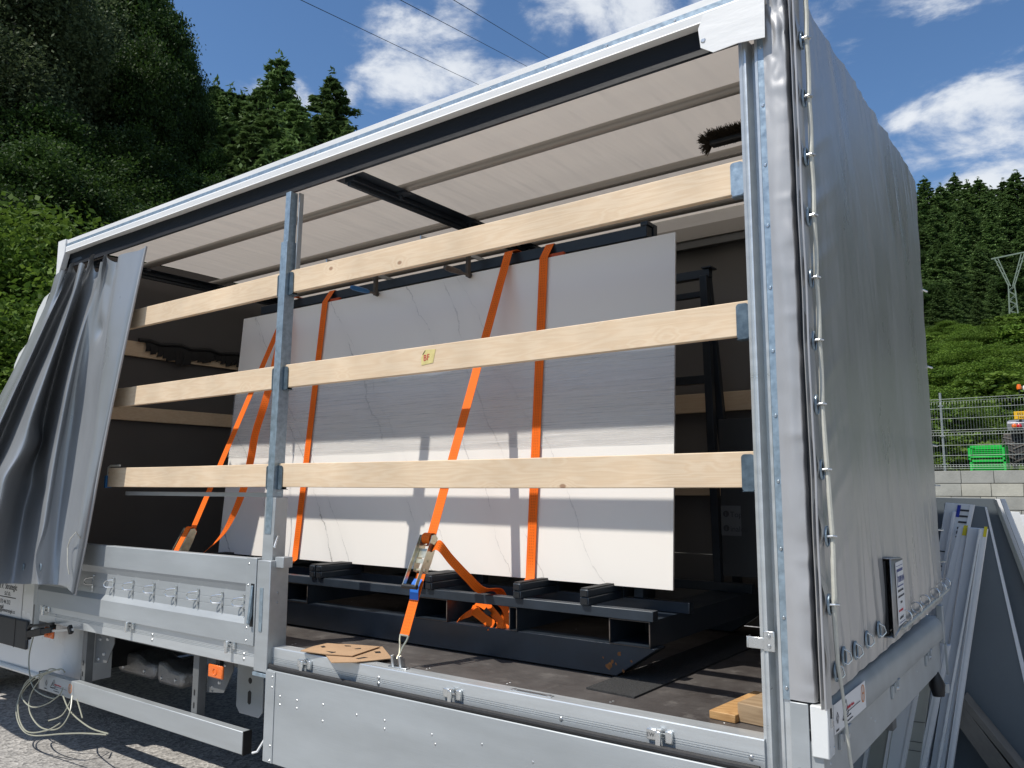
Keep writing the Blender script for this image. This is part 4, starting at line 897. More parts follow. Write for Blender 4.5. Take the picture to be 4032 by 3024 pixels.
# ---------------------------------------------------------------- steel rack
rack = thing('slab_rack', 'black steel A-frame rack standing on the truck floor and carrying the white slab', 'steel rack', (-2.3, 1.2, FL))
RB = FL+.0085                                           # on rubber mats
for y in (.47, 1.82):
    bx = MB().prism([(-4.6, RB), (-.735, RB), (-.545, RB+.128), (-.545, RB+.135), (-4.7, RB+.135), (-4.7, RB+.12)], 1, y, y+.10).build('base_beam', M_dsteel, rack, bevel=.004)
    if y < 1:
        M_rust = mat('rust', (.25, .10, .03), .9, noise=(60, .5, one))
        random.seed(5)
        for (cx_, cz_, r_) in ((-.77, .065, .017), (-.755, .09, .010), (-.72, .125, .012), (-.70, .055, .009), (-.66, .10, .006), (-.80, .10, .005), (-.735, .08, .006)):
            k = 9; MB().prism([(cx_+r_*(.5+.7*random.random())*math.cos(i*6.283/k), cz_+r_*(.5+.7*random.random())*math.sin(i*6.283/k)) for i in range(k)], 1, y-.0008, y+.001).build('rust_spot', M_rust, bx, smooth=False)
CT = RB+.135
def ctube(x0, x1, z1=CT+.112, t=.005, y0_=.465):
    mb = MB(); mb.box(x0, x0+t, y0_, 1.93, CT, z1); mb.box(x1-t, x1, y0_, 1.93, CT, z1); mb.box(x0+t, x1-t, y0_, 1.93, CT, CT+t); mb.box(x0+t, x1-t, y0_, 1.93, z1-t, z1)
    o = mb.build('cross_tube', M_dsteel, rack); B(x0+t, x1-t, .80, .82, CT+t, z1-t).build('tube_inside', M_black2, o)
    e = MB()
    for a, b, c, d in ((x0, x0+t, CT, z1), (x1-t, x1, CT, z1), (x0+t, x1-t, CT, CT+t), (x0+t, x1-t, z1-t, z1)): e.box(a, b, y0_-.0012, y0_, c, d)
    e.build('cut_edge', M_tubein, o)
for a, b in ((-4.10, -3.88), (-3.02, -2.80), (-1.935, -1.71), (-1.315, -1.268), (-.765, -.565)): ctube(a, b)
RT_ = CT+.112
MB().box(-4.7, -.545, .455, .505, RT_, RT_+.045).build('front_rail', M_dsteel, rack, bevel=.003)
MB().box(-4.7, -.515, .76, .81, RT_, RT_+.050).build('inner_rail', M_dsteel, rack, bevel=.003)
MB().box(-4.7, -.535, 1.62, 1.67, RT_, RT_+.050).build('inner_rail', M_dsteel, rack, bevel=.003)
for x, dbl in ((-3.95, 1), (-2.76, 1), (-1.90, 1), (-1.275, 0), (-.90, 0)):
    mb = MB(); z = RT_+.045
    for k in range(2 if dbl else 1):
        a = x+k*.058
        mb.box(a, a+.046, .44, .76, z-.002+.002, z+.036); mb.box(a+.001, a+.045, .438, .76, z+.037, z+.070)
    f = mb.build('support_foot', M_dsteel, rack, bevel=.004)
    for k in range(2 if dbl else 1):
        a = x+k*.058; B(a+.006, a+.040, .4365, .44, z+.005, z+.031).build('tube_opening', M_black2, f); B(a+.006, a+.040, .4345, .4375, z+.042, z+.065).build('tube_opening', M_black2, f)
    MB().box(x+.004, x+(.10 if dbl else .042), .445, .74, z+.0705, z+.076).build('rubber_pad', M_rubber, f)
    MB().box(x+.01, x+.05, .762, .80, RT_+.0505, RT_+.11).build('foot_stop', M_dsteel, f)
# A-frames
for x in (-3.85, -2.9, -1.75, -.78):
    MB().bar((x, .80, RT_+.05), (x, .885, 2.12), .05, .05, (1, 0, 0)).build('leaning_upright', M_dsteel, rack, bevel=.003)
    MB().bar((x+.05, 1.64, RT_+.05), (x+.05, 1.56, 2.06), .045, .045, (1, 0, 0)).build('rear_upright', M_dsteel, rack, bevel=.003)
    MB().bar((x+.05, 1.92, RT_+.0), (x+.05, 1.60, 2.06), .045, .045, (1, 0, 0)).build('rear_brace', M_dsteel, rack, bevel=.003)
MB().box(-3.90, -.735, .85, .91, 2.112, 2.172).build('top_bar', M_dsteel, rack, bevel=.003)
MB().box(-.770, -.728, .848, .912, 2.172, 2.195).box(-.770, -.728, .92, .96, 2.05, 2.195).build('bar_end', M_dsteel, rack, bevel=.003)
MB().box(-3.9, -.70, 1.56, 1.61, 2.05, 2.10).build('rear_top_bar', M_dsteel, rack, bevel=.003)
MB().box(-.74, -.68, 1.54, 1.63, 2.101, 2.108).build('end_plate', M_dsteel, rack)
MB().box(-3.8, -.75, 1.62, 1.655, 1.955, 1.99).build('rear_rung', M_dsteel, rack, bevel=.003)
MB().box(-3.8, -.75, 1.60, 1.64, 1.44, 1.49).build('rear_rung', M_dsteel, rack, bevel=.003)
# dark slab on the far side of the rack with its maker's label
q0 = at(1545, 700, 1, 1.50).x; q1 = at(1612, 700, 1, 1.50).x
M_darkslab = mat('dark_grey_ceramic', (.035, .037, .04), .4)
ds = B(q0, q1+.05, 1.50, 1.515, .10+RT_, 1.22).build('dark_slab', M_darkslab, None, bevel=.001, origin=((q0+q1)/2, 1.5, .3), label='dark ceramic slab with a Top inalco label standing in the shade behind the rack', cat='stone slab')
la, lb_ = at(1557, 1092, 1, 1.498), at(1602, 1158, 1, 1.498)
M_dpap = mat('grey_transfer_label', (.10, .105, .11), .5)
MB().add([(la.x, 1.4985, lb_.z), (lb_.x, 1.4985, lb_.z), (lb_.x, 1.4985, la.z), (la.x, 1.4985, la.z)], [(0, 1, 2, 3)]).build('slab_label', M_dpap, ds, smooth=False)
for s, zz in (('Top', .62), ('inalco', .14)):
    text_mesh(s, .042, (la.x+.050, 1.4975, lb_.z+(la.z-lb_.z)*zz), (1, 0, 0), (0, 0, 1), 't', M_ink, None).build('lettering', M_ink, ds, smooth=False)
    mb = MB().cyl((la.x+.028, 1.4980, lb_.z+(la.z-lb_.z)*zz+.017), (la.x+.028, 1.4970, lb_.z+(la.z-lb_.z)*zz+.017), .017, 20); mb.build('round_emblem', M_ink, ds)
    text_mesh('i', .030, (la.x+.024, 1.4962, lb_.z+(la.z-lb_.z)*zz+.005), (1, 0, 0), (0, 0, 1), 't', M_ink, None).build('lettering', M_dpap, ds, smooth=False)
# ---------------------------------------------------------------- straps
def strap_mat():
    m = mat('orange_polyester_webbing', (.92, .165, .010), .62, 0, spec=.25); t = m.node_tree; p = t.nodes['Principled BSDF']
    uv = t.nodes.new('ShaderNodeUVMap'); sp_ = t.nodes.new('ShaderNodeSeparateXYZ'); t.links.new(uv.outputs[0], sp_.inputs[0])
    def M_(op, a, b=None):
        n = t.nodes.new('ShaderNodeMath'); n.operation = op
        for i, v in enumerate((a, b)):
            if v is None: continue
            if isinstance(v, (int, float)): n.inputs[i].default_value = v
            else: t.links.new(v, n.inputs[i])
        return n.outputs[0]
    U_, V_ = sp_.outputs[0], sp_.outputs[1]
    # three rows of dark stitches along the band
    f = M_('ABSOLUTE', M_('SUBTRACT', M_('FRACT', M_('MULTIPLY', U_, 5.0)), .5)); rows_ = M_('LESS_THAN', f, .10)
    inn = M_('MULTIPLY', M_('GREATER_THAN', U_, .2), M_('LESS_THAN', U_, .8)); dash = M_('LESS_THAN', M_('FRACT', M_('MULTIPLY', V_, 70.0)), .55)
    k = M_('MULTIPLY', M_('MULTIPLY', rows_, inn), M_('MULTIPLY', dash, .75))
    n = t.nodes.new('ShaderNodeTexNoise'); n.inputs['Scale'].default_value = 14; n.inputs['Detail'].default_value = 4; tcn = t.nodes.new('ShaderNodeTexCoord'); t.links.new(tcn.outputs['Object'], n.inputs['Vector'])
    mr = t.nodes.new('ShaderNodeMapRange'); t.links.new(n.outputs[0], mr.inputs[0]); mr.inputs[1].default_value = .35; mr.inputs[2].default_value = .75; mr.inputs[3].default_value = 0; mr.inputs[4].default_value = .5
    m1 = t.nodes.new('ShaderNodeMix'); m1.data_type = 'RGBA'; t.links.new(mr.outputs[0], m1.inputs[0]); m1.inputs[6].default_value = (.92, .165, .010, 1); m1.inputs[7].default_value = (.72, .125, .012, 1)
    mx = t.nodes.new('ShaderNodeMix'); mx.data_type = 'RGBA'; t.links.new(k, mx.inputs[0]); t.links.new(m1.outputs[2], mx.inputs[6]); mx.inputs[7].default_value = (.16, .03, .01, 1)
    t.links.new(mx.outputs[2], p.inputs['Base Color']); 
    w_ = t.nodes.new('ShaderNodeTexWave'); w_.inputs['Scale'].default_value = 300; t.links.new(uv.outputs[0], w_.inputs['Vector'])
    return m
M_strap = strap_mat()
def webbing(pts, wv, parent, name='webbing', sub=0, th=.0022, **kw):
    """band with uv (u across, v metres along)"""
    pts = [Vector(p) for p in pts]
    if sub:      # catmull-rom
        q = []; ww = []
        P_ = [pts[0]]+pts+[pts[-1]]; wl = wv if isinstance(wv, list) else [Vector(wv)]*len(pts); W_ = [Vector(wl[0])]+[Vector(x) for x in wl]+[Vector(wl[-1])]
        for i in range(1, len(P_)-2):
            for k in range(sub):
                t = k/sub; a, b, c, d = P_[i-1:i+3]
                q.append(.5*((2*b)+(c-a)*t+(2*a-5*b+4*c-d)*t*t+(3*b-3*c+d-a)*t**3)); ww.append(W_[i].lerp(W_[i+1], t))
        q.append(pts[-1]); ww.append(W_[-2]); pts, wv = q, ww
    mb = MB(); mb.ribbon(pts, wv, th); o = mb.build(name, M_strap, parent, angle=60, **kw)
    me = o.data; uvl = me.uv_layers.new(name='UVMap'); acc = [0]
    for a, b in zip(pts[:-1], pts[1:]): acc.append(acc[-1]+(b-a).length)
    for lp in me.loops:
        vi = lp.vertex_index; i = min(vi//4, len(pts)-1); u = 0 if vi % 4 in (0, 3) else 1; uvl.data[lp.index].uv = (u, acc[i])
    return o
M_gold = mat('yellow_passivated_steel', (.62, .58, .44), .33, .85, noise=(25, .2, one))
GST = 'orange ratchet straps over the slab'
def ratchet(parent, c, d, wx, s=1.0):
    """c top of the ratchet, d unit vector down the strap, wx across, facing nrm"""
    c, d, wx = Vector(c), Vector(d).normalized(), Vector(wx).normalized(); n = wx.cross(d).normalized()
    if n.y > 0: n = -n
    R_ = MB()
    for sd in (-1, 1):
        o_ = c+wx*sd*.034*s
        prof = [(0, -.010), (-.012, .012), (0, .035), (.05, .030), (.11, .026), (.145, .030), (.175, .020), (.175, -.004), (.12, -.012), (.06, -.014)]
        vs = [o_+d*a*s+n*b*s-wx*.0015 for a, b in prof]+[o_+d*a*s+n*b*s+wx*.0015 for a, b in prof]; k = len(prof)
        R_.add(vs, [tuple(range(k)), tuple(range(2*k-1, k-1, -1))]+[(i, k+i, k+(i+1) % k, (i+1) % k) for i in range(k)])
    for a, b, r in ((.012, .012, .010), (.165, .008, .007), (.12, .012, .005)): R_.cyl(c+d*a*s+n*b*s-wx*.040*s, c+d*a*s+n*b*s+wx*.040*s, r*s, 12)
    R_.obox(c+d*.085*s+n*.018*s, wx*.032*s, d*.022*s, n*.0015); R_.obox(c+d*.125*s+n*.022*s, wx*.032*s, d*.010*s, n*.0015)
    fr = R_.build('ratchet_frame', M_gold, parent)
    H = MB()
    for sd in (-1, 1):
        a = c+wx*sd*.040*s+d*.01*s+n*.015*s; H.obox(c+wx*sd*.040*s+d*.125*s+n*.040*s, wx*.0015, (d*.125+n*.012)*s, (n*.010)*s)
    H.build('handle_arm', M_gold, fr)
    MB().cyl(c+d*.255*s+n*.052*s-wx*.046*s, c+d*.255*s+n*.052*s+wx*.046*s, .011*s, 12).build('handle_grip', M_black, fr)
    # roll of webbing on the spindle
    pts = []
    for i in range(26):
        t = i*.5; r = (.012+.0009*i)*s; pts.append(c+d*(.012*s+r*math.cos(t))+n*(.012*s+r*math.sin(t)))
    webbing(pts, wx*.025*s, fr, 'webbing_roll')
    return fr, n
def hook_part(parent, p, d, wx, m=None):
    p, d, wx = Vector(p), Vector(d).normalized(), Vector(wx).normalized()
    h = MB().tube([p-wx*.026, p-wx*.022+d*.02, p-wx*.008+d*.055, p+d*.085, p+d*.105+Vector((0, -.008, 0))], .0045, 8)
    h.tube([p+wx*.026, p+wx*.022+d*.02, p+wx*.008+d*.055, p+d*.085+wx*.004, p+d*.105+Vector((0, -.008, 0))], .0045, 8); h.cyl(p-wx*.027, p+wx*.027, .0045, 8)
    return h.build('double_hook', M_gold, parent)
def slanted_strap(top, bot, label, rt, rlen, wxd=(.0285, 0, 0), over=True, blue=True):
    top, bot = Vector(top), Vector(bot); d = (bot-top).normalized()
    s_ = thing('ratchet_strap', label, 'strap', bot, GST)
    a = top.lerp(bot, rt); b = a+d*.165
    wv = Vector(wxd); wv = wv-d*wv.dot(d)
    n = 22; up = [top+Vector((.005, .13, -.02)), top+Vector((.002, .12, .014)), top+Vector((0, .04, .016))] if over else []
    pts = up+[top.lerp(a, i/n) for i in range(n+1)]
    webbing(pts, wv, s_)
    fr, nr = ratchet(s_, a-d*.012, d, wv)
    lowt = [b+d*0, b.lerp(bot, .5), bot-d*.10]
    webbing([b+(bot-d*.10-b)*i/10 for i in range(11)], wv, s_)
    if blue:
        M = MB(); M.ribbon([b+d*(.03+.02*i)+nr*(.008+.012*math.sin(i*.8)) for i in range(6)], wv*.96, .0015); M.build('blue_label', M_blue, s_)
    hook_part(s_, bot-d*.10, d, wv)
    return s_, a, b, d, nr, wv
tA = Vector((-1.575, .805, 2.170)); bA = at(860, 1408, 1, .01); bA = Vector((bA.x, .012, .075))
sA, aA, bA_, dA, nA, wA = slanted_strap(tA, bA, 'slanted orange strap with ratchet before the slab, hooked to the rail beside the cardboard', .752, 0)
# loose tail from the ratchet to the heap on the rack
P0 = aA+dA*.05
e1 = at(948, 1178, 1, .12); e2 = at(975, 1210, 1, .18); e3 = at(1010, 1247, 1, .28); e4 = at(1040, 1275, 1, .40); e5 = at(1078, 1298, 1, .56); e6 = at(1093, 1318, 1, .62); e7 = at(1088, 1345, 1, .62)
e5.z = max(e5.z, RT_+.05); 
webbing([P0+Vector((.01, .02, 0)), e1, e2, e3, e4, e5+Vector((0, 0, .004)), e6, e7], [Vector((.014, 0, .02)), Vector((.010, 0, .023)), Vector((.012, 0, .021)), Vector((.016, 0, .018)), Vector((.020, .004, .014)), Vector((.024, .004, .006)), Vector((.02, .008, .0)), Vector((.024, .006, 0))], sA, 'loose_tail', sub=8)
# heap of the tail lying in the rack
hp = at(1045, 1335, 1, .53); hz = CT+.012
def tl(L_, W_): webbing([at(x_, y_, 1, yy) for x_, y_, yy in L_], [Vector(q) for q in W_], sA, 'tail_heap', sub=7)
tl([(1030, 1300, .60), (1042, 1303, .575), (1062, 1320, .54), (1080, 1343, .505), (1078, 1357, .48)], [(.010, .01, .020), (.018, .004, .018), (.020, 0, .014), (.020, 0, .010), (.018, .01, .006)])
tl([(1018, 1316, .57), (1028, 1322, .545), (1048, 1338, .515), (1066, 1351, .485), (1058, 1356, .475)], [(.004, .012, .020), (.004, .006, .024), (.006, 0, .024), (.008, 0, .022), (.010, .01, .012)])
tl([(989, 1341, .50), (1000, 1332, .525), (1016, 1324, .55), (1036, 1316, .58)], [(.006, .004, .010), (.008, .004, .016), (.006, .006, .022), (.006, .01, .020)])
tl([(1075, 1297, .60), (1089, 1312, .575), (1097, 1330, .54), (1095, 1348, .51), (1084, 1358, .485)], [(.022, .004, .010), (.022, .004, .004), (.022, .006, -.002), (.020, .010, -.004), (.016, .016, -.006)])
base_ = at(1056, 1322, 1, .53)
MB().obox(base_+Vector((.0, -.012, .0)), (.010, 0, .010), (-.016, .0, .014), (0, .0012, 0)).build('black_patch', M_rubber, sA)
hk = Vector((bA.x, .012, .035))
lug = MB(); 
for dx_ in (-.030, .018): lug.prism([(.0+.0, .031), (.03, .031), (.022, .07), (.004, .088), (-.012, .086), (-.006, .06)], 0, hk.x+dx_, hk.x+dx_+.013)
lug.box(hk.x-.055, hk.x+.06, .0, .03, .0305, .036); lug.build('lashing_ring', M_rivet, truck, bevel=.003)
tC = Vector((-3.49, .805, 2.170)); c1 = at(398, 1140, 1, .13)
dC = (c1-tC).normalized(); bC = Vector((c1.x-.12, .055, .085))
sC, aC, bC_, dC, nC, wC = slanted_strap(tC, bC, 'slanted orange strap with ratchet at the slab\'s left end, running down behind the sideboard', (c1-tC).length/(bC-tC).length, 0)
webbing([aC+nC*.020+dC*(-.02), aC+nC*.034+dC*.0, aC+nC*.040+dC*.05, aC+nC*.046+dC*.11, aC+nC*.050+dC*.17, aC+nC*.046+dC*.235], wC*.92, sC, 'webbing_over_ratchet')
# vertical straps lying on the slab
def vstrap(pt, pb, label):
    x0_, x1_ = at(*pt, 1, .78).x, at(*pb, 1, .66).x
    s_ = thing('tie_down_strap', label, 'strap', (x1_, .62, .28), GST)
    pts = [Vector((x0_+.006, .95, 2.10)), Vector((x0_+.004, .915, 2.176)), Vector((x0_+.002, .85, 2.178))]+[sp(x0_+(x1_-x0_)*(1-i/16), max(i/16, 0), .012) for i in range(16, -1, -1)]+[Vector((x1_-.002, .60, .345)), Vector((x1_-.004, .56, .25))]
    webbing(pts, (.0275, 0, .0), s_)
    M_ep = mat('red_edge_protector', (.45, .06, .01), .5)
    B(x0_+.005, x0_+.115, .812, .835, 2.086, 2.110).build('edge_protector', M_ep, s_, bevel=.004)
vstrap((1172, 533), (1143, 1252), 'vertical orange strap lying flat on the right half of the slab')
vstrap((700, 630), (633, 1242), 'vertical orange strap lying flat on the slab just right of the middle post')
# slack strap end left of the middle post
sl = thing('slack_strap', 'slack orange strap end hanging twisted left of the middle post', 'strap', (-3.75, .4, .5), GST)
P_ = [at(612, 690, 1, .72), at(590, 800, 1, .62), at(572, 870, 1, .55), at(552, 935, 1, .50), at(542, 990, 1, .45), at(528, 1050, 1, .42), at(505, 1110, 1, .40), at(478, 1158, 1, .36), at(436, 1198, 1, .30)]
Wv = [Vector((.024, 0, 0)), Vector((.022, .01, 0)), Vector((.014, .02, 0)), Vector((.006, .024, 0)), Vector((.006, .024, 0)), Vector((.016, .018, .003)), Vector((.022, .01, .004)), Vector((.022, .006, .010)), Vector((.018, .004, .016))]
webbing(P_, Wv, sl, sub=8)
# ---------------------------------------------------------------- clamps
def clamp(px_, py_, label, gm):
    p = at(px_, py_, 1, .77); x = p.x
    c = thing('screw_clamp', label, 'clamp', (x, .77, 2.05), 'screw clamps on the top edge of the slab')
    MB().box(x-.004, x+.004, .36, .95, 2.178, 2.200).build('clamp_bar', M_rivet, c, bevel=.001)
    MB().box(x-.009, x+.009, .752, .782, 2.055, 2.207).build('sliding_jaw', M_tubein, c, bevel=.003)
    MB().cyl((x, .70, 2.068), (x, .79, 2.068), .007, 10).cyl((x, .775, 2.068), (x, .786, 2.068), .016, 14).build('screw', M_tubein, c)
    MB().tube([(x, .56, 2.068), (x, .58, 2.068), (x, .62, 2.068), (x, .69, 2.068), (x, .71, 2.068)], [.010, .016, .017, .015, .009], 12).build('grip', gm, c)
    MB().box(x-.009, x+.009, .94, .965, 2.09, 2.207).build('fixed_jaw', M_tubein, c, bevel=.003)
clamp(812, 632, 'screw clamp with blue grip on the top edge of the slab, the left one', M_bluegrip)
clamp(1012, 595, 'screw clamp with dark worn grip on the top edge of the slab, the right one', M_tubein)
# ---------------------------------------------------------------- small loose things on the floor
def zb(x, y): return ((1000+x/1.7015)*.5486, (1900+y/1.7015)*.5486)
def zc(x, y): return ((2000+x/1.476)*.5486, (1900+y/1.476)*.5486)
def sheet(pxs, z, th, holes, name, mtl, label, droop=None):
    pts = [at(*p, 2, z) for p in pxs]
    c = sum(pts, Vector())/len(pts)
    mb = MB(); n = len(pts); vs = []
    for k, t in ((0, -th/2), (1, th/2)):
        for i, p in enumerate(pts): vs.append(p+Vector((0, 0, t+(droop[i] if droop else 0))))
    mb.add(vs, [tuple(range(n))[::-1], tuple(range(n, 2*n))]+[(i, (i+1) % n, n+(i+1) % n, n+i) for i in range(n)])
    o = mb.build(name, mtl, None, origin=(c.x, c.y, z), smooth=False, label=label, cat='cardboard')
    for h in holes:
        hp_ = [at(*p, 2, z+th/2+.0006) for p in h]; MB().add(hp_, [tuple(range(len(hp_)))]).build('punched_slot', M_black2, o, smooth=False)
    return o
sheet([zb(*p) for p in ((480, 1156), (560, 1140), (700, 1120), (860, 1100), (925, 1180), (690, 1204), (520, 1208))], .0365, .004, [[zb(*p) for p in ((680, 1178), (740, 1168), (765, 1172), (700, 1182))], [zb(*p) for p in ((805, 1132), (845, 1130), (852, 1142), (815, 1142))]], 'cardboard_sheet', M_card, 'torn brown cardboard sheet on the side rail, the lower one with its corner overhanging')
sheet([zb(*p) for p in ((312, 1128), (400, 1098), (490, 1078), (560, 1083), (640, 1085), (845, 1100), (660, 1162), (480, 1150))], .0445, .004, [[zb(*p) for p in ((445, 1098), (470, 1093), (482, 1103), (458, 1106))], [zb(*p) for p in ((605, 1090), (650, 1093), (650, 1098), (612, 1097))], [zb(*p) for p in ((672, 1112), (715, 1108), (718, 1114), (682, 1116))], [zb(*p) for p in ((480, 1128), (500, 1130), (540, 1134), (545, 1130), (548, 1138), (520, 1142))]], 'cardboard_sheet', M_card, 'torn brown cardboard sheet on the side rail, the upper one with four punched slots')
a, b = at(*zc(455, 1190), 2, FL+.008), at(*zc(735, 1245), 2, FL+.008); c_ = at(*zc(1480, 928), 2, FL+.008); dv = (c_-b); dv.z = 0; dv = dv.normalized()
Lm = 1.5; pts = [a, b, b+dv*Lm, a+dv*Lm]
MB().add([Vector((p.x, p.y, FL+.0005)) for p in pts]+[Vector((p.x, p.y, FL+.008)) for p in pts], [(3, 2, 1, 0), (4, 5, 6, 7), (0, 1, 5, 4), (1, 2, 6, 5), (2, 3, 7, 6), (3, 0, 4, 7)]).build('rubber_mat', M_mat, None, origin=(a.x, a.y, FL), label='black rubber mat strip lying under the right end of the rack', cat='mat')
a, b = at(*zc(1170, 1372), 2, FL), at(*zc(1322, 1404), 2, FL); c_ = at(*zc(1400, 1222), 2, FL+.03)
dv = Vector((c_.x-a.x+.0, c_.y-a.y, 0)); 
vs = [a, b, b+dv*1.15, a+dv*1.15]
MB().add([Vector((p.x, p.y, FL+.0005)) for p in vs]+[Vector((p.x, p.y, FL+.030)) for p in vs], [(3, 2, 1, 0), (4, 5, 6, 7), (0, 1, 5, 4), (1, 2, 6, 5), (2, 3, 7, 6), (3, 0, 4, 7)]).build('wood_board', M_wood2, None, bevel=.003, origin=(a.x, a.y, FL), label='short orange-brown rough board lying flat on the floor by the rear post', cat='wood offcut')
a = at(*zc(1335, 1392), 2, FL); b = at(*zc(1495, 1428), 2, FL); dd = (b-a).normalized(); b = a+dd*.20
vs = [a, b, b+Vector((.05, .42, 0)), a+Vector((.05, .42, 0))]
MB().add([Vector((p.x, p.y, FL+.0005)) for p in vs]+[Vector((p.x, p.y, FL+.068)) for p in vs], [(3, 2, 1, 0), (4, 5, 6, 7), (0, 1, 5, 4), (1, 2, 6, 5), (2, 3, 7, 6), (3, 0, 4, 7)]).build('wood_beam', M_wood3, None, bevel=.004, origin=(a.x, a.y, FL), label='thick weathered wood block on the floor beside the flat rough board', cat='wood offcut')
# brush head stuck under the roof
bp = at(1565, 297, 1, .50); 
br = thing('broom', 'broom head with dark bristles wedged under the roof beside the rear post', 'broom', (bp.x, .5, bp.z))
cz = bp.z
MB().box(bp.x-.07, bp.x+.16, .495, .545, cz-.018, cz+.008).build('brush_back', M_black, br, bevel=.006)
mb = MB(); random.seed(9)
for i in range(2600):
    u = random.random(); x = bp.x-.105+.27*u; 
    a = random.uniform(-.9, 3.6) if u < .12 else random.uniform(-.2, 3.3)
    l = random.uniform(.045, .062); base = Vector((max(x, bp.x-.07), .52+random.uniform(-.02, .02), cz))
    tipd = Vector(((-.9 if u < .14 else -.25)+random.uniform(-.2, .2), math.cos(a)*.8, abs(math.sin(a))*(-1 if (u < .12 and random.random() < .3) else 1))).normalized()
    mb.tube([base, base+tipd*l], [.0016, .0009], 3, cap=False)
mb.build('bristles', M_bristle, br)
MB().cyl((bp.x+.16, .52, cz-.005), (bp.x+.26, .52, cz+.0), .012, 10).build('broom_handle', M_wood3, br)
# plastic customs cord hanging in loops at the front end of the side guard
cc = at(95, 1500, 1, -.09)
mb = MB()
def loop(pts, r=.0045):
    P_ = [at(x_, y_, 1, yy) for x_, y_, yy in pts]; q = []; PP = [P_[0]]+P_+[P_[-1]]
    for i in range(1, len(PP)-2):
        for k in range(8):
            t = k/8; a, b, c, d = PP[i-1:i+3]; q.append(.5*((2*b)+(c-a)*t+(2*a-5*b+4*c-d)*t*t+(3*b-3*c+d-a)*t**3))
    q.append(P_[-1]); mb.tube(q, r, 7)
loop([(73, 1372, -.075), (63, 1415, -.08), (64, 1456, -.09), (76, 1490, -.10), (112, 1508, -.09), (129, 1500, -.08), (136, 1485, -.06)])
loop([(140, 1452, -.06), (125, 1446, -.06), (68, 1473, -.09), (37, 1520, -.14), (41, 1564, -.18), (68, 1588, -.2), (135, 1585, -.22), (180, 1584, -.23), (230, 1587, -.24)])
loop([(128, 1447, -.06), (112, 1449, -.07), (61, 1469, -.09), (47, 1503, -.12), (68, 1527, -.13), (102, 1520, -.11), (130, 1500, -.08)])
loop([(120, 1446, -.06), (102, 1449, -.07), (68, 1497, -.11), (64, 1537, -.14), (88, 1571, -.17), (125, 1574, -.17), (149, 1544, -.13), (156, 1503, -.08)])
loop([(135, 1500, -.07), (152, 1537, -.10), (193, 1571, -.15), (234, 1585, -.18)])
loop([(156, 1507, -.07), (135, 1544, -.11), (105, 1557, -.14)])
loop([(166, 1510, -.06), (172, 1530, -.07), (178, 1551, -.08)])
loop([(118, 1448, -.065), (75, 1462, -.09), (44, 1498, -.13), (40, 1545, -.17), (58, 1580, -.2), (100, 1578, -.2), (130, 1562, -.18)])
mb.build('cord_coil', M_clearcord, None, origin=(cc.x, cc.y, cc.z), label='loops of translucent plastic cord hanging at the front end of the side guard', cat='cord')
# black spring clamp holding the cord
k = at(75, 1366, 1, -.075)
bc = thing('quick_clamp', 'black quick clamp with plastic cord hanging from it under the bed\'s front corner', 'clamp', (k.x, -.075, k.z))
A_ = lambda x_, y_, yy=-.075: at(x_, y_, 1, yy)
MB().bar(A_(59, 1370), A_(92, 1364), .03, .050).bar(A_(60, 1358), A_(62, 1382), .032, .028).build('clamp_body', M_black, bc, bevel=.006)
MB().bar(A_(88, 1365), A_(113, 1360), .024, .036).build('clamp_handle', M_rubber, bc, bevel=.004)
MB().bar(A_(66, 1352), A_(115, 1347), .022, .016).bar(A_(62, 1358), A_(68, 1350), .022, .02).build('clamp_trigger', M_rubber, bc, bevel=.003)
MB().bar(A_(92, 1364), A_(158, 1360), .010, .016).build('clamp_bar', M_rivet, bc, bevel=.001)
MB().bar(A_(150, 1352), A_(154, 1368), .024, .03).build('clamp_jaw', M_black, bc, bevel=.003)
# ================================================================ SETTING
rng = np.random.default_rng(11)
def hgt(x, y):
    """terrain height, datum frame"""
    x = np.asarray(x, float); y = np.asarray(y, float)
    d1 = np.maximum(0, y-27.0); d2 = np.maximum(0, -14.5-x-.25*np.minimum(np.maximum(y, -30), 60))
    terr = np.where(y > 15.12, 2.0, -.06)
    up = np.maximum(.31*d1/(1+d1/900), .46*d2/(1+d2/160)); 
    bump = 1.2*np.sin(x*.07+1)*np.sin(y*.05)*np.minimum(1, up/8)
    left = (x < -12); terr = np.where(left, np.minimum(terr, -.06+np.clip((y-15.1)*.25, 0, 2.06)), terr)
    return -G+terr+up+bump
def ground_mat(name, c1, c2, sc):
    m = bpy.data.materials.new(name); m.use_nodes = True; t = m.node_tree; p = t.nodes['Principled BSDF']; p.inputs['Roughness'].default_value = .9
    tcn = t.nodes.new('ShaderNodeTexCoord'); n = t.nodes.new('ShaderNodeTexNoise'); n.inputs['Scale'].default_value = sc; n.inputs['Detail'].default_value = 8; t.links.new(tcn.outputs['Object'], n.inputs['Vector'])
    mx = t.nodes.new('ShaderNodeMix'); mx.data_type = 'RGBA'; t.links.new(n.outputs[0], mx.inputs[0]); mx.inputs[6].default_value = (*c1, 1); mx.inputs[7].default_value = (*c2, 1); t.links.new(mx.outputs[2], p.inputs['Base Color'])
    return m
M_hill = ground_mat('forest_floor', (.010, .018, .006), (.05, .075, .02), .6)
xs = np.concatenate([np.linspace(-700, -60, 33)[:-1], np.linspace(-60, 40, 101), np.linspace(40, 600, 29)[1:]])
ys = np.concatenate([np.linspace(-500, -20, 17)[:-1], np.linspace(-20, 15.0, 20), [15.1, 15.24], np.linspace(16, 60, 45), np.linspace(60, 700, 40)[1:]])
XX, YY = np.meshgrid(xs, ys); ZZ = hgt(XX, YY)
mb = MB(); nx_, ny_ = len(xs), len(ys)
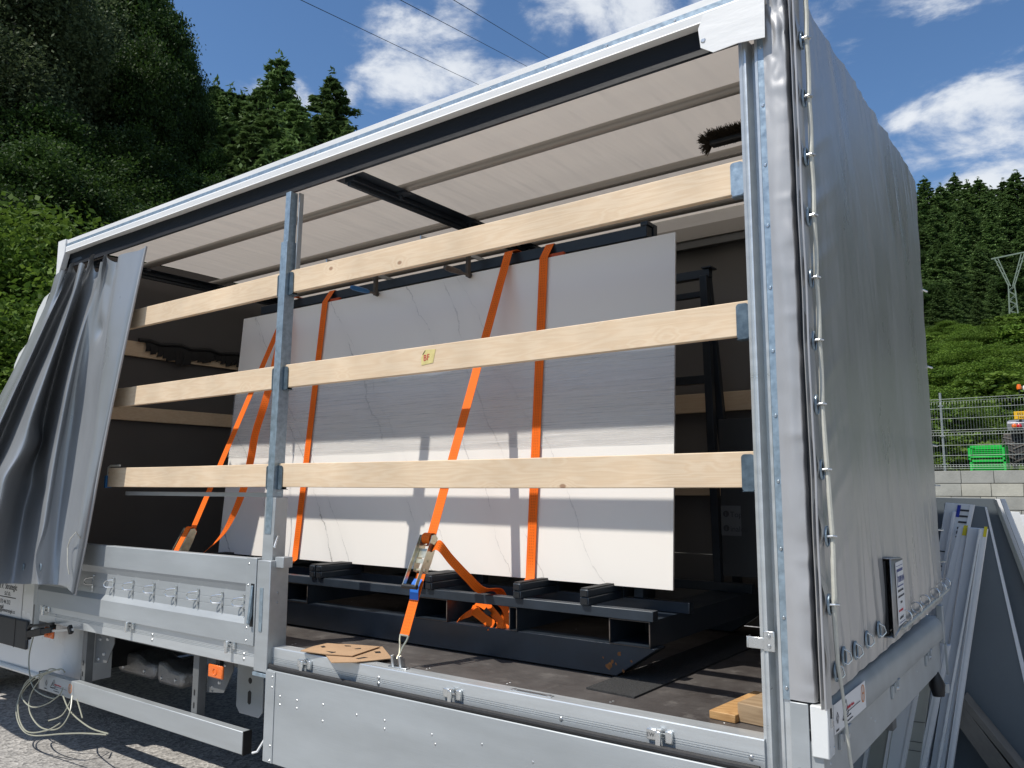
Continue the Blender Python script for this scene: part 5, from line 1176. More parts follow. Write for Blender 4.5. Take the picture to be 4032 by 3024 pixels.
mb.add([(float(a), float(b), float(c)) for a, b, c in zip(XX.ravel(), YY.ravel(), ZZ.ravel())], [(j*nx_+i, j*nx_+i+1, (j+1)*nx_+i+1, (j+1)*nx_+i) for j in range(ny_-1) for i in range(nx_-1)])
mb.build('terrain', M_hill, None, kind='structure')
def asphalt():
    m = bpy.data.materials.new('worn_asphalt'); m.use_nodes = True; t = m.node_tree; p = t.nodes['Principled BSDF']; p.inputs['Roughness'].default_value = .85
    tcn = t.nodes.new('ShaderNodeTexCoord')
    v = t.nodes.new('ShaderNodeTexVoronoi'); v.inputs['Scale'].default_value = 55; t.links.new(tcn.outputs['Object'], v.inputs['Vector'])
    n = t.nodes.new('ShaderNodeTexNoise'); n.inputs['Scale'].default_value = 1.3; n.inputs['Detail'].default_value = 9; n.inputs['Roughness'].default_value = .7; t.links.new(tcn.outputs['Object'], n.inputs['Vector'])
    r = t.nodes.new('ShaderNodeValToRGB'); t.links.new(v.outputs['Color'], r.inputs[0]); e = r.color_ramp.elements; e[0].position = .1; e[0].color = (.17, .163, .155, 1); e[1].position = .9; e[1].color = (.52, .495, .46, 1)
    q = t.nodes.new('ShaderNodeMapRange'); t.links.new(n.outputs[0], q.inputs[0]); q.inputs[1].default_value = .3; q.inputs[2].default_value = .7; q.inputs[3].default_value = .72; q.inputs[4].default_value = 1.15
    s = t.nodes.new('ShaderNodeVectorMath'); s.operation = 'SCALE'; t.links.new(r.outputs[0], s.inputs[0]); t.links.new(q.outputs[0], s.inputs['Scale']); t.links.new(s.outputs[0], p.inputs['Base Color'])
    b = t.nodes.new('ShaderNodeBump'); b.inputs['Strength'].default_value = .7; b.inputs['Distance'].default_value = .006; t.links.new(v.outputs['Distance'], b.inputs['Height']); t.links.new(b.outputs[0], p.inputs['Normal']); return m
MB().add([(-13, -60, -G), (60, -60, -G), (60, 15.0, -G), (-13, 15.0, -G)], [(0, 1, 2, 3)]).build('asphalt_yard', asphalt(), None, kind='structure', smooth=False)
# ---------------------------------------------------------------- retaining wall of concrete blocks
def conc(name, c):
    return mat(name, c, .85, 0, noise=(3.5, .16, one), bump=(30, .4, one))
M_c = [conc('concrete_block_grey', (.30, .30, .27)), conc('concrete_block_pale', (.40, .39, .33)), conc('concrete_block_mid', (.345, .345, .305))]
M_joint = conc('mortar_joint', (.12, .12, .11))
mb = MB(); mb.mi = 3; mb.box(-12.5, 22, 15.03, 15.45, -G-.2, 1.17)
random.seed(4); top = 1.18; row = 0; z = top
while z > -G+.02:
    x = -12.6+random.random()*.5
    z0_ = max(z-.245, -G)
    while x < 22:
        wd_ = random.choice((.50, .55, .50, .26, .52)); x2 = min(22, x+wd_)
        mb.mi = random.choice((0, 0, 0, 1, 2) if row % 3 != 1 else (1, 1, 2, 0)); mb.box(x+.004, x2-.004, 15.0+random.uniform(0, .008), 15.40, z0_+.004, z-.003); x = x2
    z -= .25; row += 1
wall = mb.build('retaining_wall', None, None, origin=(0, 15.2, -G), mats=M_c+[M_joint], bevel=.006, label='low retaining wall of grey concrete blocks below the wire fence', cat='wall')
# ---------------------------------------------------------------- wire mesh fence
M_fence = mat('galvanised_fence_wire', (.30, .33, .32), .5, .4)
fn = thing('mesh_fence', 'galvanised welded wire mesh fence on top of the concrete block wall', 'fence', (0, 15.2, 1.18))
p = at(2040, 1000, 1, 15.2); px0 = p.x
for i in range(-4, 7):
    x = px0+i*2.52; o = MB().cyl((x, 15.22, 1.15), (x, 15.22, 2.72), .024, 14).cyl((x, 15.22, 2.72), (x, 15.22, 2.735), .026, 14).build('fence_post', M_fence, fn)
    MB().box(x-.045, x+.045, 15.185, 15.2, 2.46, 2.48).box(x-.045, x+.045, 15.185, 15.2, 1.86, 1.88).box(x-.045, x+.045, 15.185, 15.2, 1.30, 1.32).build('post_clip', M_fence, o)
for i in range(-4, 6):
    mb = MB(); x0_ = px0+i*2.52+.01; x1_ = x0_+2.50
    for z, yy in ((2.60, 15.17), (2.555, 15.20), (2.41, 15.17), (2.21, 15.17), (1.98, 15.17), (1.94, 15.2), (1.88, 15.17), (1.68, 15.17), (1.48, 15.17), (1.30, 15.2), (1.26, 15.17), (1.22, 15.17)): mb.cyl((x0_, yy, z), (x1_, yy, z), .0034, 5)
    k = int(2.5/.05)
    for j in range(k+1):
        x = x0_+j*.05; mb.tube([(x, 15.176, 1.21), (x, 15.176, 1.26), (x, 15.20, 1.30), (x, 15.176, 1.34), (x, 15.176, 1.88), (x, 15.20, 1.94), (x, 15.176, 1.98), (x, 15.176, 2.50), (x, 15.20, 2.555), (x, 15.176, 2.61)], .0016, 3, cap=False)
    mb.build('mesh_panel', M_fence, fn, smooth=False)
# ---------------------------------------------------------------- green stacking crates
M_green = mat('bright_green_paint', (.02, .52, .065), .35, 0, noise=(6, .06, one))
def crate(x0_, x1_, y0_, z0_, h, label):
    c = thing('stacking_crate', label, 'metal crate', (x0_, y0_, z0_), 'green crates behind the fence'); y1_ = y0_+.8
    mb = MB()
    for (xa, xb) in ((x0_, x0_+.05), (x1_-.05, x1_)):
        for ya, yb in ((y0_, y0_+.05), (y1_-.05, y1_)): mb.box(xa, xb, ya, yb, z0_, z0_+h)
    mb.box(x0_, x1_, y0_+.0, y0_+.045, z0_+h-.05, z0_+h-.0); mb.box(x0_, x1_, y1_-.045, y1_, z0_+h-.05, z0_+h); mb.box(x0_, x0_+.045, y0_+.05, y1_-.05, z0_+h-.05, z0_+h); mb.box(x1_-.045, x1_, y0_+.05, y1_-.05, z0_+h-.05, z0_+h); mb.box(x0_, x1_, y0_, y1_, z0_+.04, z0_+.07)
    mb.build('crate_frame', M_green, c, bevel=.004)
    def corr(ya, yb):
        pr = []; zz = z0_+.06; n = 4; st = (h-.14)/n
        for i in range(n): pr += [(ya, zz+i*st), (ya, zz+i*st+st*.3), (ya+.03, zz+i*st+st*.5), (ya+.03, zz+i*st+st*.85)]
        pr += [(ya, zz+n*st)]
        return MB().prism(pr+[(q[0]+.004, q[1]) for q in pr[::-1]], 0, x0_+.05, x1_-.05)
    corr(y0_+.006, 0).build('corrugated_panel', M_green, c, smooth=False); corr(y1_-.04, 0).build('corrugated_panel', M_green, c, smooth=False)
    MB().box(x0_+.004, x0_+.01, y0_+.05, y1_-.05, z0_+.07, z0_+h-.05).box(x1_-.01, x1_-.004, y0_+.05, y1_-.05, z0_+.07, z0_+h-.05).build('side_panel', M_green, c)
    MB().box(x0_+.06, x0_+.085, y0_-.012, y0_, z0_+h-.19, z0_+h-.08).build('crate_latch', M_green, c, bevel=.002)
a, b = at(2096, 1018, 1, 17.2), at(2170, 955, 1, 17.2); hc = (b.z-a.z)/2; a.z = 1.14
crate(a.x, b.x, 17.2, 1.145, hc, 'lower of the two bright green metal crates behind the fence'); crate(a.x-.02, b.x-.01, 17.2, 1.147+hc, hc, 'upper of the two bright green metal crates behind the fence')
# ---------------------------------------------------------------- tractor
TY = 21.6
tr = thing('tractor', 'grey tractor with a big lugged rear tyre and an orange number plate behind the fence', 'tractor', (0.4, TY+1, 1.13))
TW = .52; TX = at(2166, 985, 1, TY).x; R = (at(2190, 935, 1, TY+.4).z-1.13)/2; zc_ = 1.13+R; yc = TY+R
M_tyre = mat('dusty_tyre', (.03, .028, .027), .85, 0, noise=(12, .4, one)); M_lug = mat('worn_lug', (.12, .105, .09), .85, noise=(14, .4, one))
k_ = R/.81
def tyre(x0_):
    vs = []; fs = []; k = 48; rings = [(.42*k_, 0), (.60*k_, -.01), (.72*k_, .0), (.76*k_, .05), (.765*k_, .15), (.765*k_, TW-.15), (.76*k_, TW-.05), (.72*k_, TW), (.60*k_, TW+.01), (.42*k_, TW)]
    for r_, xx in rings:
        for i in range(k): t = 2*math.pi*i/k; vs.append((x0_+xx, yc+r_*math.cos(t), zc_+r_*math.sin(t)))
    for j in range(len(rings)-1):
        for i in range(k): fs.append((j*k+i, j*k+(i+1) % k, (j+1)*k+(i+1) % k, (j+1)*k+i))
    o = MB().add(vs, fs).build('tyre', M_tyre, tr)
    lg_ = MB(); n = 20
    for i in range(n):
        for sd in (0, 1):
            t0 = 2*math.pi*(i+.5*sd)/n
            for q in range(5):
                f0 = q/5; f1 = (q+1)/5; xa = (TW*.02+f0*TW*.52) if sd == 0 else (TW*.98-f0*TW*.52); xb = (TW*.02+f1*TW*.52) if sd == 0 else (TW*.98-f1*TW*.52)
                ta, tb = t0+f0*.22, t0+f1*.22
                def P_(xx, t, r_): return Vector((x0_+xx, yc+r_*k_*math.cos(t), zc_+r_*k_*math.sin(t)))
                w2 = .035
                lg_.add([P_(xa, ta-w2, .75), P_(xa, ta+w2, .75), P_(xb, tb+w2, .76), P_(xb, tb-w2, .76), P_(xa, ta-w2*.8, .80), P_(xa, ta+w2*.8, .80), P_(xb, tb+w2*.8, .81), P_(xb, tb-w2*.8, .81)], [(0,3,2,1),(4,5,6,7),(0,1,5,4),(1,2,6,5),(2,3,7,6),(3,0,4,7)])
    lg_.build('tyre_lugs', M_lug, o, smooth=False)
    MB().cyl((x0_+.08, yc, zc_), (x0_+TW-.08, yc, zc_), .43*k_, 30).build('rim', M_white, o)
tyre(TX); tyre(TX+1.35)
M_trac = mat('silver_tractor_paint', (.36, .36, .38), .35, .3); M_dk = M_black
fz0_, fz1_ = at(2190, 931, 1, TY).z, at(2190, 912, 1, TY).z
for x0_ in (at(2176, 920, 1, TY).x, at(2176, 920, 1, TY).x+1.3):
    pr = [(TY-.06, fz0_), (TY-.10, fz1_-.02), (TY+.0, fz1_+.03), (yc, fz1_+.10), (yc+R*.9, fz1_-.05), (yc+R*1.05, fz1_-.5), (yc+R*1.0, fz1_-.5), (yc+R*.8, fz0_+.06), (yc, fz0_+.08)]
    MB().prism(pr, 0, x0_, x0_+.62).build('mudguard', M_trac, tr, bevel=.015)
    M_red = MATS.get('red_lamp') or mat('red_lamp', (.55, .01, .02), .2, coat=.6)
    for dx_, mm, nm in ((2191, M_orange_lamp, 'indicator_lamp'), (2202, M_red, 'tail_lamp')):
        q = at(dx_, 920, 1, TY-.1); xx = q.x+(x0_-at(2176, 920, 1, TY).x)
        MB().tube([(xx, TY-.06, q.z), (xx, TY-.125, q.z), (xx, TY-.14, q.z)], [.060, .055, .03], 18).build(nm, mm, tr)
M_plate = mat('orange_number_plate', (.90, .50, .0), .4)
pp = at(2191, 906, 1, TY-.1); plx = pp.x; plz0 = pp.z; plz1 = at(2191, 889, 1, TY-.1).z
plt_ = MB().box(plx, plx+.40, TY-.10, TY-.09, plz0, plz1).build('number_plate', M_plate, tr, bevel=.004)
hh = (plz1-plz0)
for s, f in (('E02', .54), ('3447', .08)): text_mesh(s, hh*.42, (plx+.07, TY-.1015, plz0+hh*f), (1, 0, 0), (0, 0, 1), 't', M_ink, None, xs=1.1).build('plate_lettering', M_ink, plt_, smooth=False)
MB().box(plx+.1, plx+.16, TY-.085, TY+.05, plz0-.15, plz1).build('plate_bracket', M_dk, tr)
bz = at(2201, 836, 1, TY+.2)
MB().tube([(bz.x, TY+.2, bz.z-.06), (bz.x, TY+.2, bz.z+.0), (bz.x, TY+.2, bz.z+.07)], [.055, .06, .04], 16).build('beacon', M_orange_lamp, tr); MB().cyl((bz.x, TY+.2, bz.z-.16), (bz.x, TY+.2, bz.z-.06), .02, 8).build('beacon_stalk', M_black, tr)
cx0 = bz.x+.14; ct_ = bz.z-.02
for x in (cx0, cx0+1.25):
    for y in (TY+.3, TY+1.7): MB().bar((x, y, 2.2), (x+.03, y+.05, ct_-.08), .06, .06).build('cab_pillar', M_black, tr)
MB().box(cx0-.06, cx0+1.35, TY+.15, TY+1.9, ct_-.10, ct_+.06).build('cab_roof', M_whitepaint, tr, bevel=.05)
MB().box(cx0+.04, cx0+1.24, TY+.34, TY+1.7, 2.15, ct_-.11).build('cab_glass', M_glass, tr)
MB().box(cx0+.25, cx0+1.0, TY+1.75, TY+3.6, 1.75, 2.45).build('bonnet', M_trac, tr, bevel=.08)
for x in (TX+.15, TX+1.45): MB().cyl((x, TY+3.3, 1.13+.45), (x+.35, TY+3.3, 1.13+.45), .45, 28).build('front_wheel', M_tyre, tr)
# ---------------------------------------------------------------- leaning white boards and frames behind the truck's tail
M_panel = mat('white_laminate_board', (.74, .75, .76), .38, noise=(2, .05, one)); M_edge = mat('pale_board_edge', (.80, .80, .80), .45); M_panel2 = mat('beige_laminate_board', (.33, .33, .29), .45, noise=(2, .06, one)); M_pgrey = mat('grey_coated_board', (.40, .42, .44), .4, noise=(1.5, .06, one))
GP = 'boards leaning in a row behind the truck'
def ze(x, y): return ((3100+x/2.3734)*.5486, (2500+y/2.3734)*.5486)
def zf(x, y): return ((3500+x/2.5526)*.5486, (1850+y/2.5526)*.5486)
M_pdark = mat('shade_darkened_board', (.115, .135, .15), .4, noise=(1.5, .1, one))  # grey boards at the back, their shade darkened into the colour
def leaf(topL, topR, botL, botR, y, depth, m, label, edge=None, th=None, marks=None, zfl=-G+.003):
    """leaning board: near face corners given on the plane y, carried down to the ground; depth = thickness backwards"""
    a, b = at(*topL, 1, y), at(*topR, 1, y); c, d = at(*botL, 1, y), at(*botR, 1, y)
    def down(p, q): t = (zfl-p.z)/(q.z-p.z); return p.lerp(q, t)
    c, d = down(a, c), down(b, d)
    v = Vector((0, depth, 0)); mb = MB(); mb.add([c, d, b, a, c+v, d+v, b+v, a+v], [(0,1,2,3),(7,6,5,4),(0,4,5,1),(1,5,6,2),(2,6,7,3),(3,7,4,0)])
    o = mb.build('leaning_board', m, None, bevel=.002, origin=((c.x+d.x)/2, y, zfl), label=label, cat='board', group=GP)
    if edge:   # pale edging strip standing slightly proud on the right side of the face
        e0, e1 = edge
        P_ = [c.lerp(d, e0), c.lerp(d, e1), a.lerp(b, e1), a.lerp(b, e0)]; f = Vector((0, -.006, 0)); f2 = Vector((0, -.0005, 0))
        MB().add([p+f for p in P_]+[p+f2 for p in P_], [(0,1,2,3),(7,6,5,4),(0,4,5,1),(1,5,6,2),(2,6,7,3),(3,7,4,0)]).build('edging', M_edge, o)
    if marks:
        for (t0, t1, u0, u1, mm, nm) in marks:
            def Q(u, t): return a.lerp(b, u).lerp(c.lerp(d, u), t)+Vector((0, -.0085, 0))
            MB().add([Q(u0, t1), Q(u1, t1), Q(u1, t0), Q(u0, t0)], [(0, 1, 2, 3)]).build(nm, mm, o, smooth=False)
    return o
M_yell = mat('yellow_tape', (.75, .62, .03), .6); M_bl = mat('blue_tape', (.01, .03, .30), .5)
# back grey board, large
leaf(zf(440, 275), zf(1115, 292), zf(440, 1659), zf(1640, 1659), 3.30, .04, M_pdark, 'largest shaded grey board at the back, its slanting right edge reaching far right', edge=(.93, 1.0))
leaf(zf(1118, 292), zf(1165, 295), zf(1650, 1659), zf(1730, 1659), 3.20, .03, M_panel, 'narrow white board whose pale edge slants down at the far right')
leaf(zf(560, 335), zf(985, 375), zf(470, 1659), zf(1290, 1659), 3.05, .03, M_pdark, 'shaded grey board in front of the largest one, blue-grey frame slanting right', edge=(.955, 1.0))
leaf(zf(568, 330), zf(862, 352), zf(360, 1659), zf(585, 1659), 2.90, .03, M_panel, 'tall white board with black barcode lines and blue tape at its top', edge=(.86, 1.0),
     marks=[(.02+.022*i, .027+.022*i, .56, .86, M_ink, 'printed_line') for i in (0, 1, 2)]+[(.086, .094, .56, .86, M_ink, 'printed_line'), (.10, .112, .56, .86, M_ink, 'printed_line'), (.12, .125, .56, .86, M_ink, 'printed_line'), (.005, .050, .44, .56, M_bl, 'blue_tape'), (.18, .184, .0, .40, M_ink, 'printed_line'), (.235, .239, .0, .38, M_ink, 'printed_line'), (.25, .254, .1, .38, M_ink, 'printed_line')])
leaf(zf(700, 575), zf(792, 585), zf(430, 1659), zf(612, 1659), 2.78, .05, M_panel, 'white board with a small yellow tape on its top edge, left of the pair', edge=(.55, 1.0), marks=[(-.01, .03, .55, 1.0, M_yell, 'yellow_tape')])
leaf(zf(795, 580), zf(922, 590), zf(625, 1659), zf(760, 1659), 2.74, .05, M_panel, 'plain blue-white board between the two with yellow tape')
leaf(zf(926, 590), zf(990, 598), zf(770, 1659), zf(835, 1659), 2.70, .05, M_panel, 'white board edge with yellow tape at its top, right of the pair', edge=(.45, 1.0), marks=[(-.01, .03, .5, 1.0, M_yell, 'yellow_tape')])
# row seen below the rear sill, under the truck's tail
leaf(ze(1450, 100), ze(1520, 100), ze(1210, 1244), ze(1290, 1244), 2.62, .06, M_panel, 'pale board with thin black cross lines below the right end of the sill', edge=(.5, 1.0))
leaf(ze(1240, 380), ze(1350, 380), ze(1080, 1244), ze(1230, 1244), 2.60, .06, M_panel2, 'grey-beige board crossed by black tie lines below the sill', marks=[(.42, .425, 0, 1, M_ink, 'tie_line'), (.60, .605, 0, 1, M_ink, 'tie_line'), (.68, .685, 0, 1, M_ink, 'tie_line')])
leaf(ze(1040, 480), ze(1235, 480), ze(900, 1244), ze(1090, 1244), 2.56, .06, M_panel, 'wide blue-grey board with pale right edge below the middle of the sill', edge=(.82, 1.0))
leaf(ze(860, 560), ze(1030, 560), ze(720, 1244), ze(920, 1244), 2.52, .06, M_panel2, 'beige board with pale right edge below the sill', edge=(.86, 1.0))
leaf(ze(560, 620), ze(830, 620), ze(380, 1244), ze(735, 1244), 2.48, .06, M_pgrey, 'leftmost blue-grey board seen below the rear sill', edge=(.90, 1.0))
leaf(zf(905, 590), zf(925, 592), zf(715, 1659), zf(740, 1659), 2.68, .04, M_whitepaint, 'thin pale board edge just left of the right-hand yellow tape')
leaf(zf(640, 420), zf(668, 422), zf(405, 1659), zf(440, 1659), 2.84, .04, M_panel, 'thin pale board edge crossing the tall barcode board')
leaf(zf(1046, 300), zf(1078, 300), zf(1545, 1659), zf(1600, 1659), 3.24, .03, M_panel2, 'thin beige board edge slanting down in front of the largest shaded board')
# white sheets beyond at the right edge and a trestle of thin battens
leaf(zf(1195, 420), zf(1310, 425), zf(1560, 1659), zf(1760, 1659), 5.2, .05, M_whitepaint, 'white sheet leaning at the right edge below the wall')
leaf(zf(1318, 452), zf(1500, 455), zf(1700, 1659), zf(1900, 1659), 5.0, .05, M_panel, 'pale blue sheet at the extreme right edge below the wall')
M_batten = mat('weathered_batten', (.15, .135, .115), .8, noise=(8, .2, one))
for i, (p0, p1) in enumerate((((1640, 570), (2190, 1244)), ((1632, 640), (2090, 1244)), ((1622, 700), (2020, 1244)), ((1612, 770), (1960, 1244)))):
    a, b = at(*ze(*p0), 1, 2.9), at(*ze(*p1), 1, 2.9); t = (-G+.02-a.z)/(b.z-a.z); b = a.lerp(b, t)
    MB().bar(a, b, .16, .035, (.6, 0, .8)).build('batten_board', M_batten, None, origin=(b.x, b.y, -G), label=['topmost weathered board of the slanting stack at lower right', 'second weathered board of the slanting stack at lower right', 'third weathered board of the slanting stack at lower right', 'lowest weathered board of the slanting stack at lower right'][i], cat='board', group='weathered boards stacked at a slant', bevel=.002)
# ---------------------------------------------------------------- overhead wires and pole
for i, (q0, q1) in enumerate((((650, 0), (1036, 184)), ((865, 0), (1145, 147)), ((980, 0), (1190, 127)))):
    a = az(q0[0], q0[1], 16); b = az(q1[0], q1[1], 30); d = b-a
    a2 = a-d*.6; b2 = b+d*1.2; pts = [a2.lerp(b2, t/20) for t in range(21)]
    MB().tube(pts, .008, 5).build('overhead_wire', M_rubber, None, origin=(a.x, a.y, a.z), label=['lowest overhead wire crossing the blue sky', 'middle overhead wire crossing the blue sky', 'rightmost overhead wire crossing the clouds'][i], cat='power line', group='overhead power lines')
M_pole = mat('pale_green_grey_steel', (.17, .22, .17), .7)
pb = az(2178, 560, 95); 
pb = az(2180, 552, 56); pbg = float(hgt(pb.x, pb.y))
pl0 = thing('lattice_pole', 'slim pale lattice power pole with a Y-shaped head standing before the spruces at the right', 'utility pole', (pb.x, pb.y, pbg))
zt_ = pb.z; zb_ = zt_-1.9
mb = MB()
for sx in (-.16, .16):
    for sy in (-.16, .16): mb.bar((pb.x+sx*1.8, pb.y+sy*1.8, pbg-.3), (pb.x+sx, pb.y+sy, zb_), .05, .05)
k_n = 12
for i in range(k_n):
    za = pbg+(zb_-pbg)*i/k_n; zc2 = pbg+(zb_-pbg)*(i+1)/k_n; wa = .16*(1.8-.8*i/k_n); wb = .16*(1.8-.8*(i+1)/k_n); s_ = 1 if i % 2 else -1
    for sy in (-1, 1): mb.bar((pb.x-s_*wa, pb.y+sy*wa, za), (pb.x+s_*wb, pb.y+sy*wb, zc2), .035, .035)
mb.build('lattice_shaft', M_pole, pl0)
mb = MB()
for s_ in (-1, 1):
    for o_ in (0, .16): mb.bar((pb.x+s_*(.05+o_*.6), pb.y, zb_), (pb.x+s_*(.62+o_), pb.y, zt_), .055, .055)
    for i in range(5): f0 = i/5; mb.bar((pb.x+s_*(.05+.57*f0), pb.y, zb_+1.9*f0), (pb.x+s_*(.15+.72*(f0+.15)), pb.y, zb_+1.9*(f0+.15)), .03, .03)
mb.build('forked_head', M_pole, pl0); MB().bar((pb.x-.95, pb.y, zt_-.06), (pb.x+.95, pb.y, zt_+.08), .08, .08).build('cross_arm', M_pole, pl0)
# ---------------------------------------------------------------- trees
def leafmat(name, c1, c2, trans=.35):
    m = bpy.data.materials.new(name); m.use_nodes = True; t = m.node_tree; t.nodes.clear()
    o = t.nodes.new('ShaderNodeOutputMaterial'); mix = t.nodes.new('ShaderNodeMixShader'); pb_ = t.nodes.new('ShaderNodeBsdfPrincipled'); tl = t.nodes.new('ShaderNodeBsdfTranslucent')
    pb_.inputs['Roughness'].default_value = .6; pb_.inputs['Specular IOR Level'].default_value = .18; mix.inputs[0].default_value = trans
    at_ = t.nodes.new('ShaderNodeAttribute'); at_.attribute_name = 'tint'; oi = t.nodes.new('ShaderNodeObjectInfo')
    mx = t.nodes.new('ShaderNodeMix'); mx.data_type = 'RGBA'; t.links.new(at_.outputs['Fac'], mx.inputs[0]); mx.inputs[6].default_value = (*c1, 1); mx.inputs[7].default_value = (*c2, 1)
    mr = t.nodes.new('ShaderNodeMapRange'); t.links.new(oi.outputs['Random'], mr.inputs[0]); mr.inputs[3].default_value = .75; mr.inputs[4].default_value = 1.25
    sc = t.nodes.new('ShaderNodeVectorMath'); sc.operation = 'SCALE'; t.links.new(mx.outputs[2], sc.inputs[0]); t.links.new(mr.outputs[0], sc.inputs['Scale'])
    t.links.new(sc.outputs[0], pb_.inputs['Base Color']); t.links.new(sc.outputs[0], tl.inputs[0]); t.links.new(pb_.outputs[0], mix.inputs[1]); t.links.new(tl.outputs[0], mix.inputs[2]); t.links.new(mix.outputs[0], o.inputs[0]); return m
M_leaf = leafmat('broad_leaf', (.012, .030, .009), (.060, .110, .022))
M_leafb = leafmat('bright_leaf', (.055, .11, .016), (.16, .25, .036))
M_leafg = leafmat('grey_green_leaf', (.036, .060, .026), (.125, .160, .070))
M_needle = leafmat('spruce_needle', (.034, .072, .030), (.145, .225, .070), .28)
M_bark = mat('tree_bark', (.07, .055, .042), .9, noise=(6, .3, (1, 1, .3)))
M_birch = mat('pale_bark', (.32, .30, .27), .85, noise=(5, .4, (1, 1, 3)))
def quads(cen, size, nrm_up=.35, asp=1.6, tint=None, name='crown', m=None, dirs=None):
    n = len(cen); r = rng.normal(size=(n, 3)); r[:, 2] = np.abs(r[:, 2])+nrm_up; r /= np.linalg.norm(r, axis=1)[:, None]
    if dirs is None: t = rng.normal(size=(n, 3))
    else: t = dirs+rng.normal(size=(n, 3))*.35
    t -= r*(t*r).sum(1)[:, None]; t /= np.linalg.norm(t, axis=1)[:, None]; b = np.cross(r, t)
    s = size*(rng.uniform(.6, 1.35, n))[:, None]; a = t*s*asp*.5; b = b*s*.5
    # a leaf-shaped kite: base, side, tip, side
    V = np.stack([cen-a, cen+b-a*.1, cen+a, cen-b-a*.1], 1).reshape(-1, 3)
    me = bpy.data.meshes.new(name); me.vertices.add(4*n); me.vertices.foreach_set('co', V.ravel().astype(np.float32)); me.loops.add(4*n); me.loops.foreach_set('vertex_index', np.arange(4*n, dtype=np.int32))
    me.polygons.add(n); me.polygons.foreach_set('loop_start', np.arange(0, 4*n, 4, dtype=np.int32)); me.update(calc_edges=True)
    at_ = me.attributes.new('tint', 'FLOAT', 'FACE'); tv = tint if tint is not None else rng.uniform(0, 1, n); at_.data.foreach_set('value', tv.astype(np.float32)); me.materials.append(m); return me
def broad_mesh(H, Rr, n, size, m, name='crown', weep=0, zlo=.22):
    """crown of leaf clumps: clumps sit on twigs scattered through an uneven set of lobes"""
    lobes = []
    nl = 16
    for i in range(nl):
        f = rng.uniform(zlo+.08, .96); rad = Rr*(1-.75*max(0, f-.45)/.55)*rng.uniform(.25, .85); a = rng.uniform(0, 6.283)
        lobes.append((rad*math.cos(a), rad*math.sin(a), H*f, Rr*rng.uniform(.22, .48)))
    lobes.append((0, 0, H*.95, Rr*.25))
    nc = max(60, n//110); C_ = []; 
    for i in range(nc):
        l = lobes[rng.integers(len(lobes))]; v = rng.normal(size=3); v /= np.linalg.norm(v); v[2] = v[2]*.8; r_ = l[3]*rng.uniform(.55, 1.08)
        C_.append((l[0]+v[0]*r_, l[1]+v[1]*r_, l[2]+v[2]*r_))
    C_ = np.array(C_); idx = rng.integers(0, nc, n); ctint = rng.uniform(0, 1, nc)
    sp_ = rng.normal(size=(n, 3))*np.array([1, 1, .45+weep])*Rr*.078
    if weep: sp_[:, 2] -= np.abs(rng.normal(size=n))*Rr*.12
    P_ = C_[idx]+sp_
    zt_ = np.percentile(P_[:, 2], 99.3); P_[:, 2] *= H/zt_; rt__ = np.percentile(np.hypot(P_[:, 0], P_[:, 1]), 98); P_[:, :2] *= min(1, Rr/rt__)
    return quads(P_, size, .3, 1.7, np.clip(ctint[idx]*.8+rng.uniform(0, .35, n)-.05, 0, 1), name, m)
def spruce_mesh(H, Rr, n, size, m, name='crown', sparse=0):
    lv = int(H*2.6); P_ = []; D_ = []; T_ = []
    per = max(3, n//lv)
    for i in range(lv):
        f = (i+rng.uniform(-.3, .3))/lv; f = min(max(f, 0), 1); z = H*(.10+.88*f); rad = Rr*(1-f)**.74*rng.uniform(.62, 1.15)+.10
        nb = int(5+7*(1-f)); off = rng.uniform(0, 6.283); ct = rng.uniform(0, 1)
        k = max(10, int(per*(.25+1.5*(1-f))))
        ang = off+rng.integers(0, nb, k)*6.283/nb+rng.normal(size=k)*.10; brl = rad*(1+.25*np.sin(ang*3+i))
        t = rng.uniform(.12, 1, k)**.7; r_ = brl*t
        spread = rng.normal(size=k)*.11*(.4+r_*.5)
        x = np.cos(ang)*r_-np.sin(ang)*spread; y = np.sin(ang)*r_+np.cos(ang)*spread
        zz = z-.30*r_+.16*r_*t*t-np.abs(rng.normal(size=k))*.10*(.5+r_*.35)
        P_.append(np.stack([x, y, zz], 1)); D_.append(np.stack([np.cos(ang), np.sin(ang), np.full(k, -.5)], 1)); T_.append(np.clip(t*.55+ct*.25+rng.uniform(0, .3, k), 0, 1))
    P_.append(np.stack([rng.normal(size=30)*.10, rng.normal(size=30)*.10, H*rng.uniform(.93, 1.0, 30)], 1)); D_.append(np.tile([0, 0, 1.], (30, 1))); T_.append(np.full(30, .7))
    P_ = np.concatenate(P_); return quads(P_, size, .9, 2.6, np.concatenate(T_), name, m, np.concatenate(D_))
def trunk_mb(H, r0, crown, m, limbs=10, spread=3):
    mb = MB(); pts = [Vector((.12*math.sin(i*1.3)*i/6, .10*math.cos(i*1.7)*i/6, -1.0+(H+1.0)*i/8)) for i in range(9)]
    mb.tube(pts, [r0*(1-.9*i/8) for i in range(9)], 9)
    for k in range(limbs):
        f = random.uniform(.3, .85); b = pts[int(f*8)]; a = random.uniform(0, 6.283); l = spread*(1.1-f)*random.uniform(.6, 1.1)
        mb.tube([b, b+Vector((math.cos(a)*l*.5, math.sin(a)*l*.5, l*.35)), b+Vector((math.cos(a)*l, math.sin(a)*l, l*.55))], [r0*.35*(1-f*.5), r0*.2*(1-f*.5), .015], 5)
    me = bpy.data.meshes.new('trunk'); me.from_pydata([tuple(v) for v in mb.v], [], mb.f); me.materials.append(m); me.polygons.foreach_set('use_smooth', [True]*len(me.polygons)); return me
random.seed(21)
KINDS = {}
def kind(nm, crown, trunk): KINDS.setdefault(nm, []).append((crown, trunk))
